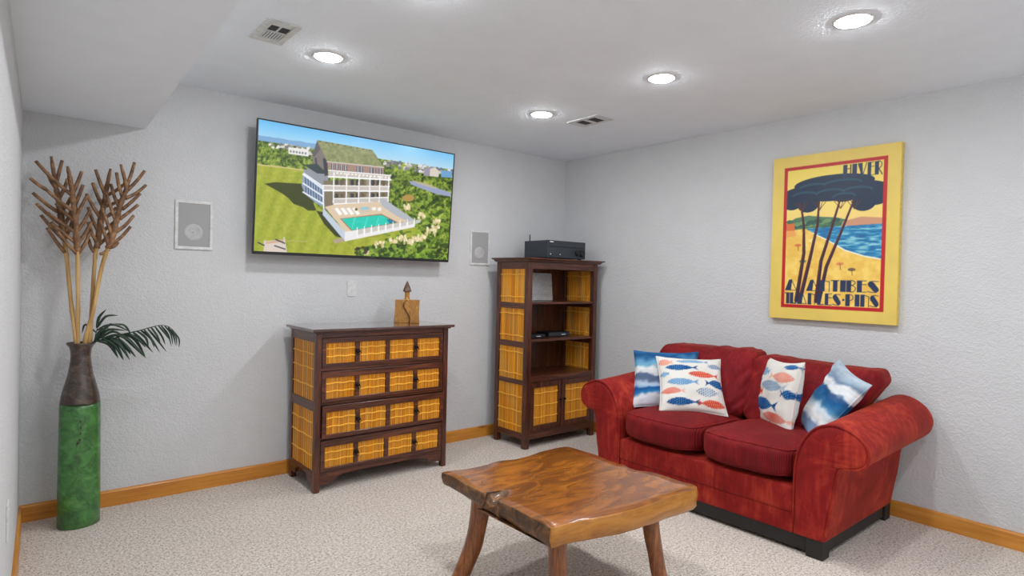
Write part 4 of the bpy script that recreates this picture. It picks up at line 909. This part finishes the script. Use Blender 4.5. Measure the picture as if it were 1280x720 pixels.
tleg([(-1.80, -1.905, .395), (-1.785, -1.895, .30), (-1.765, -1.875, .15), (-1.735, -1.845, 0)], .039, .031, 4)

# ------------------------------------------------------------------ floor vase with bamboo stalks and palm fronds
VC = np.array([-3.632, -.195, 0.])
va = thing('floor_vase', VC, 'tall bottle-shaped floor vase, glossy green below and mottled brown neck, in the left corner', 'vase')
vp = [(.084, 0), (.090, .004), (.0905, .1), (.089, .3), (.087, .5), (.0865, .60), (.085, .628)]
mesh('green_body', *lathe(vp, VC, 48, 1.03, .85, .25), M['green'], va, smooth=True, label='green glazed lower body')
np_ = smooth_path([(.085, .626), (.081, .66), (.070, .71), (.057, .76), (.048, .81), (.043, .86), (.045, .895), (.052, .915), (.061, .925)], 4)
prof2 = [tuple(q) for q in np_]+[(.062, .931), (.059, .934), (.050, .918), (.041, .89), (.039, .85)]
V, Fc = lathe(prof2, VC, 48, 1.02, .95, .25); mesh('neck', V, Fc, M['brown'], va, smooth=True, label='mottled brown neck and flared rim')
def pix(px_, py_, y):
    d = ((px_-640)/F_PX)*r_-((py_-360)/F_PX)*u_+f_; t_ = (y-CAM[1])/d[1]; return CAM+t_*d
zs = 874/170.
for dx_, dz_, a_, b_ in ((0, .545, .004, .006), (.003, .512, .0035, .0055), (0, .482, .0035, .006), (-.004, .452, .006, .007), (-.012, .438, .007, .006), (-.018, .428, .004, .004)):   # dark drips in the glaze
    th = math.atan2(CAM[1]-VC[1], CAM[0]-VC[0])+.04; rr = .0855; ctr_ = VC+np.array([rr*math.cos(th+dx_*9), rr*math.sin(th+dx_*9)*.93, dz_])
    V_, F_ = lathe([(.05, -1), (.7, -.7), (1, 0), (.7, .7), (.05, 1)], (0, 0, 0), 10); nx, ny = math.cos(th), math.sin(th)
    mesh('glaze_drip', [ctr_+np.array([-ny*v[0]*a_+nx*v[1]*.0035, nx*v[0]*a_+ny*v[1]*.0035, v[2]*b_]) for v in V_], F_, M['brown'], va, smooth=True)
Zp = lambda a, b: (30+a/zs, 190+b/zs)
stalks = [
 # label, depth y of the tip end, stem points (zoom space), branches ((from),(to))
 ('branched bamboo stalk leaning furthest left in the vase, behind another stalk', -.135, [(95.3, 431), (89, 380), (83.6, 324)], [(270, 650), (258, 560), (240, 430), (222, 310), (203, 210), (175, 28)],
  [((208, 200), (245, 55)), ((215, 385), (55, 262)), ((245, 470), (80, 332)), ((262, 570), (108, 405)), ((262, 645), (148, 487)), ((228, 290), (280, 172)), ((240, 380), (300, 292)), ((255, 470), (306, 372)), ((268, 540), (312, 440)), ((205, 230), (150, 130))]),
 ('branched bamboo stalk standing upright in front, second from the left', -.225, [(97.2, 431), (97.6, 380), (97.2, 325)], [(343, 720), (343, 640), (335, 500), (325, 380), (312, 270), (298, 180), (280, 92)],
  [((305, 275), (75, 58)), ((315, 380), (140, 240)), ((140, 240), (38, 168)), ((318, 440), (205, 330)), ((330, 515), (152, 390)), ((335, 585), (172, 450)), ((340, 655), (215, 510)), ((312, 268), (372, 124)), ((322, 350), (380, 210)), ((328, 430), (404, 284)), ((335, 515), (426, 370)), ((342, 590), (434, 450)), ((346, 655), (430, 506))]),
 ('branched bamboo stalk third from the left, behind the right-leaning stalk', -.135, [(112, 431), (114.5, 390), (118.6, 325)], [(460, 700), (468, 620), (482, 520), (500, 400), (518, 320), (530, 240), (556, 108)],
  [((520, 270), (460, 112)), ((500, 340), (440, 198)), ((492, 425), (400, 268)), ((478, 510), (412, 354)), ((468, 580), (412, 450)), ((455, 645), (415, 560)), ((530, 280), (650, 202)), ((515, 350), (612, 310)), ((505, 430), (592, 358)), ((485, 520), (592, 440)), ((475, 600), (560, 505))]),
 ('branched bamboo stalk leaning furthest right in the vase', -.215, [(105.8, 431), (116, 390), (127, 335)], [(510, 720), (540, 620), (570, 540), (592, 450), (612, 370), (640, 280), (658, 225), (622, 80)],
  [((662, 215), (710, 68)), ((665, 245), (777, 120)), ((650, 300), (785, 212)), ((630, 370), (748, 266)), ((612, 432), (734, 338)), ((590, 515), (706, 408)), ((568, 590), (685, 478)), ((545, 615), (605, 580)), ((545, 625), (485, 658)), ((632, 285), (594, 132)), ((612, 355), (558, 206)), ((592, 450), (530, 272)), ((565, 535), (502, 362)), ((545, 600), (488, 440))]),
]
for lab, ty, low, up, brs in stalks:
    o = thing('bamboo_stalk', (VC[0], VC[1], .60), lab, 'bamboo stalk', 'branched bamboo stalks in the floor vase')
    pts = []; pl = low+[Zp(*q) for q in up[1:]] ; ys = np.interp(np.arange(len(pl)), [0, 2, len(pl)-1], [VC[1]-.0, (VC[1]+ty)/2, ty])
    P = [pix(a, b, y) for (a, b), y in zip(pl, ys)]
    rimp = P[0]; foot_ = np.array([VC[0]+(rimp[0]-VC[0])*.3, VC[1]+(rimp[1]-VC[1])*.3, .60])
    sm = smooth_path([foot_]+P[:4], 6); rad = np.full(len(sm), .0095); rad[-1] = .012
    kn = np.cumsum(np.r_[0, np.linalg.norm(np.diff(sm, axis=0), axis=1)]); rad = rad+.0018*np.exp(-(((kn*7) % 1-.5)/.06)**2)
    mesh('stem', *tube(sm, rad, 9), M['stem'], o, smooth=True)
    sm2 = smooth_path(P[3:], 6); rr_ = np.interp(np.arange(len(sm2)), [0, 3, len(sm2)-6, len(sm2)-1], [.0135, .0155, .011, .006])
    rr_ = rr_*(1+.12*np.sin(np.arange(len(sm2))*2.1)); mesh('crown_stem', *tube(sm2, rr_, 9), M['branch'], o, smooth=True, label='brown knotted upper stem')
    rb = random.Random(len(lab))
    for j, (a, b) in enumerate(brs):
        za, zb = Zp(*a), Zp(*b); k = np.argmin([abs(q[1]-za[1]) for q in pl]); ya = ys[k]; yb = ya+rb.uniform(-.045, .045)
        A = pix(*za, ya); B = pix(*zb, yb); mid = (A+B)/2+np.array([rb.uniform(-.004, .004), 0, -.006])
        Q = smooth_path([A, mid, B], 4); mesh('branch', *tube(Q, np.linspace(.0098, .0075, len(Q)), 7), M['branch'], o, smooth=True)
# palm fronds
z9 = lambda a, b, y: pix(100+a/9, 380+b/9, y)
def leaflet(parent, pts, wd, nrm=(0, -1, .25)):
    P = smooth_path(pts, 4); m = len(P); nr = np.array(nrm, float); nr /= np.linalg.norm(nr); V_ = []
    T = np.gradient(P, axis=0)
    for i in range(m):
        s = i/(m-1); ww = wd*(math.sin(math.pi*min(1, s*.92+.12))**.7+.05); sd = np.cross(T[i], nr); sd /= np.linalg.norm(sd)+1e-9
        V_ += [P[i]-sd*ww/2, P[i]+nr*.0015, P[i]+sd*ww/2, P[i]-nr*.0008]
    F_ = [q for i in range(m-1) for q in [(i*4+j, i*4+(j+1) % 4, (i+1)*4+(j+1) % 4, (i+1)*4+j) for j in range(4)]]
    F_ += [(3, 2, 1, 0), tuple((m-1)*4+j for j in range(4))]
    mesh('leaf', V_, F_, M['leaf'], parent, smooth=True)
RIM = np.array([VC[0]+.03, VC[1]-.015, .93])
fr = thing('palm_frond', (VC[0], VC[1], .86), 'long dark green palm frond arching right out of the vase with drooping leaflets', 'palm frond', 'palm fronds in the floor vase')
ra = [np.array([VC[0]+.01, VC[1], .87]), z9(150, 440, -.21), z9(300, 385, -.22), z9(450, 345, -.225), z9(640, 305, -.23), z9(800, 262, -.235), z9(900, 240, -.24), z9(1000, 256, -.24), z9(1070, 320, -.24)]
mesh('rachis', *tube(smooth_path(ra, 5), np.linspace(.0045, .0014, len(ra)*5-4), 6), M['leaf'], fr, smooth=True)
lf = [((470, 345), (560, 420), (745, 610), .02), ((500, 335), (620, 400), (735, 590), .016), ((540, 325), (660, 400), (740, 490), .014), ((590, 312), (690, 400), (825, 550), .013), ((640, 303), (740, 380), (770, 490), .012), ((680, 294), (790, 380), (900, 548), .012), ((720, 286), (800, 390), (835, 490), .011), ((760, 275), (850, 380), (975, 540), .011), ((800, 263), (870, 360), (905, 450), .011), ((840, 250), (920, 360), (960, 460), .010), ((880, 242), (950, 320), (1005, 400), .010), ((910, 240), (990, 340), (1030, 480), .009), ((950, 244), (1020, 330), (1045, 460), .009), ((990, 255), (1050, 350), (1075, 470), .009), ((1030, 280), (1080, 370), (1090, 470), .008), ((1060, 312), (1115, 400), (1112, 490), .008),
      ((560, 318), (500, 240), (390, 220), .010), ((480, 335), (430, 370), (340, 405), .012)]
for i, (a, b, c, wd) in enumerate(lf):
    dy = (-.02, .018)[i % 2]; y0 = -.225
    leaflet(fr, [z9(*a, y0), z9(*b, y0+dy*.6), z9(*c, y0+dy)], wd)
fr2 = thing('palm_frond', (VC[0], VC[1], .86), 'short dark green palm frond spilling over the vase rim with wide leaves', 'palm frond', 'palm fronds in the floor vase')
ra = [np.array([VC[0]+.012, VC[1]-.01, .87]), z9(140, 445, -.23), z9(210, 390, -.24), z9(330, 375, -.25), z9(440, 385, -.26)]
mesh('rachis', *tube(smooth_path(ra, 5), np.linspace(.0045, .0015, len(ra)*5-4), 6), M['leaf'], fr2, smooth=True)
lf = [((190, 410), (330, 450), (432, 612), .020), ((250, 385), (400, 470), (490, 635), .020), ((310, 376), (450, 460), (560, 630), .018), ((370, 378), (500, 470), (570, 570), .016), ((430, 384), (540, 490), (630, 602), .014), ((200, 400), (320, 290), (520, 300), .013), ((190, 400), (340, 230), (560, 310), .012), ((230, 388), (370, 310), (530, 380), .012), ((170, 420), (230, 300), (330, 265), .014), ((280, 378), (420, 350), (560, 420), .013)]
for i, (a, b, c, wd) in enumerate(lf): leaflet(fr2, [z9(*a, -.24), z9(*b, -.255-.01*(i % 3)), z9(*c, -.25-.015*(i % 3))], wd)
fr3 = thing('palm_frond', (VC[0], VC[1], .86), 'tiny upright palm sprig with thin curled leaves just right of the stalks', 'palm frond', 'palm fronds in the floor vase')
ra = [np.array([VC[0]+.012, VC[1]+.012, .87]), z9(150, 440, -.18), z9(180, 330, -.175), z9(200, 260, -.17)]
mesh('rachis', *tube(smooth_path(ra, 5), np.linspace(.004, .0015, len(ra)*5-4), 6), M['leaf'], fr3, smooth=True)
for a, b, c, wd in (((190, 270), (215, 150), (296, 60), .013), ((200, 260), (290, 140), (430, 128), .012), ((180, 320), (60, 230), (25, 330), .010), ((185, 300), (300, 240), (470, 240), .010)): leaflet(fr3, [z9(*a, -.175), z9(*b, -.17), z9(*c, -.165)], wd)
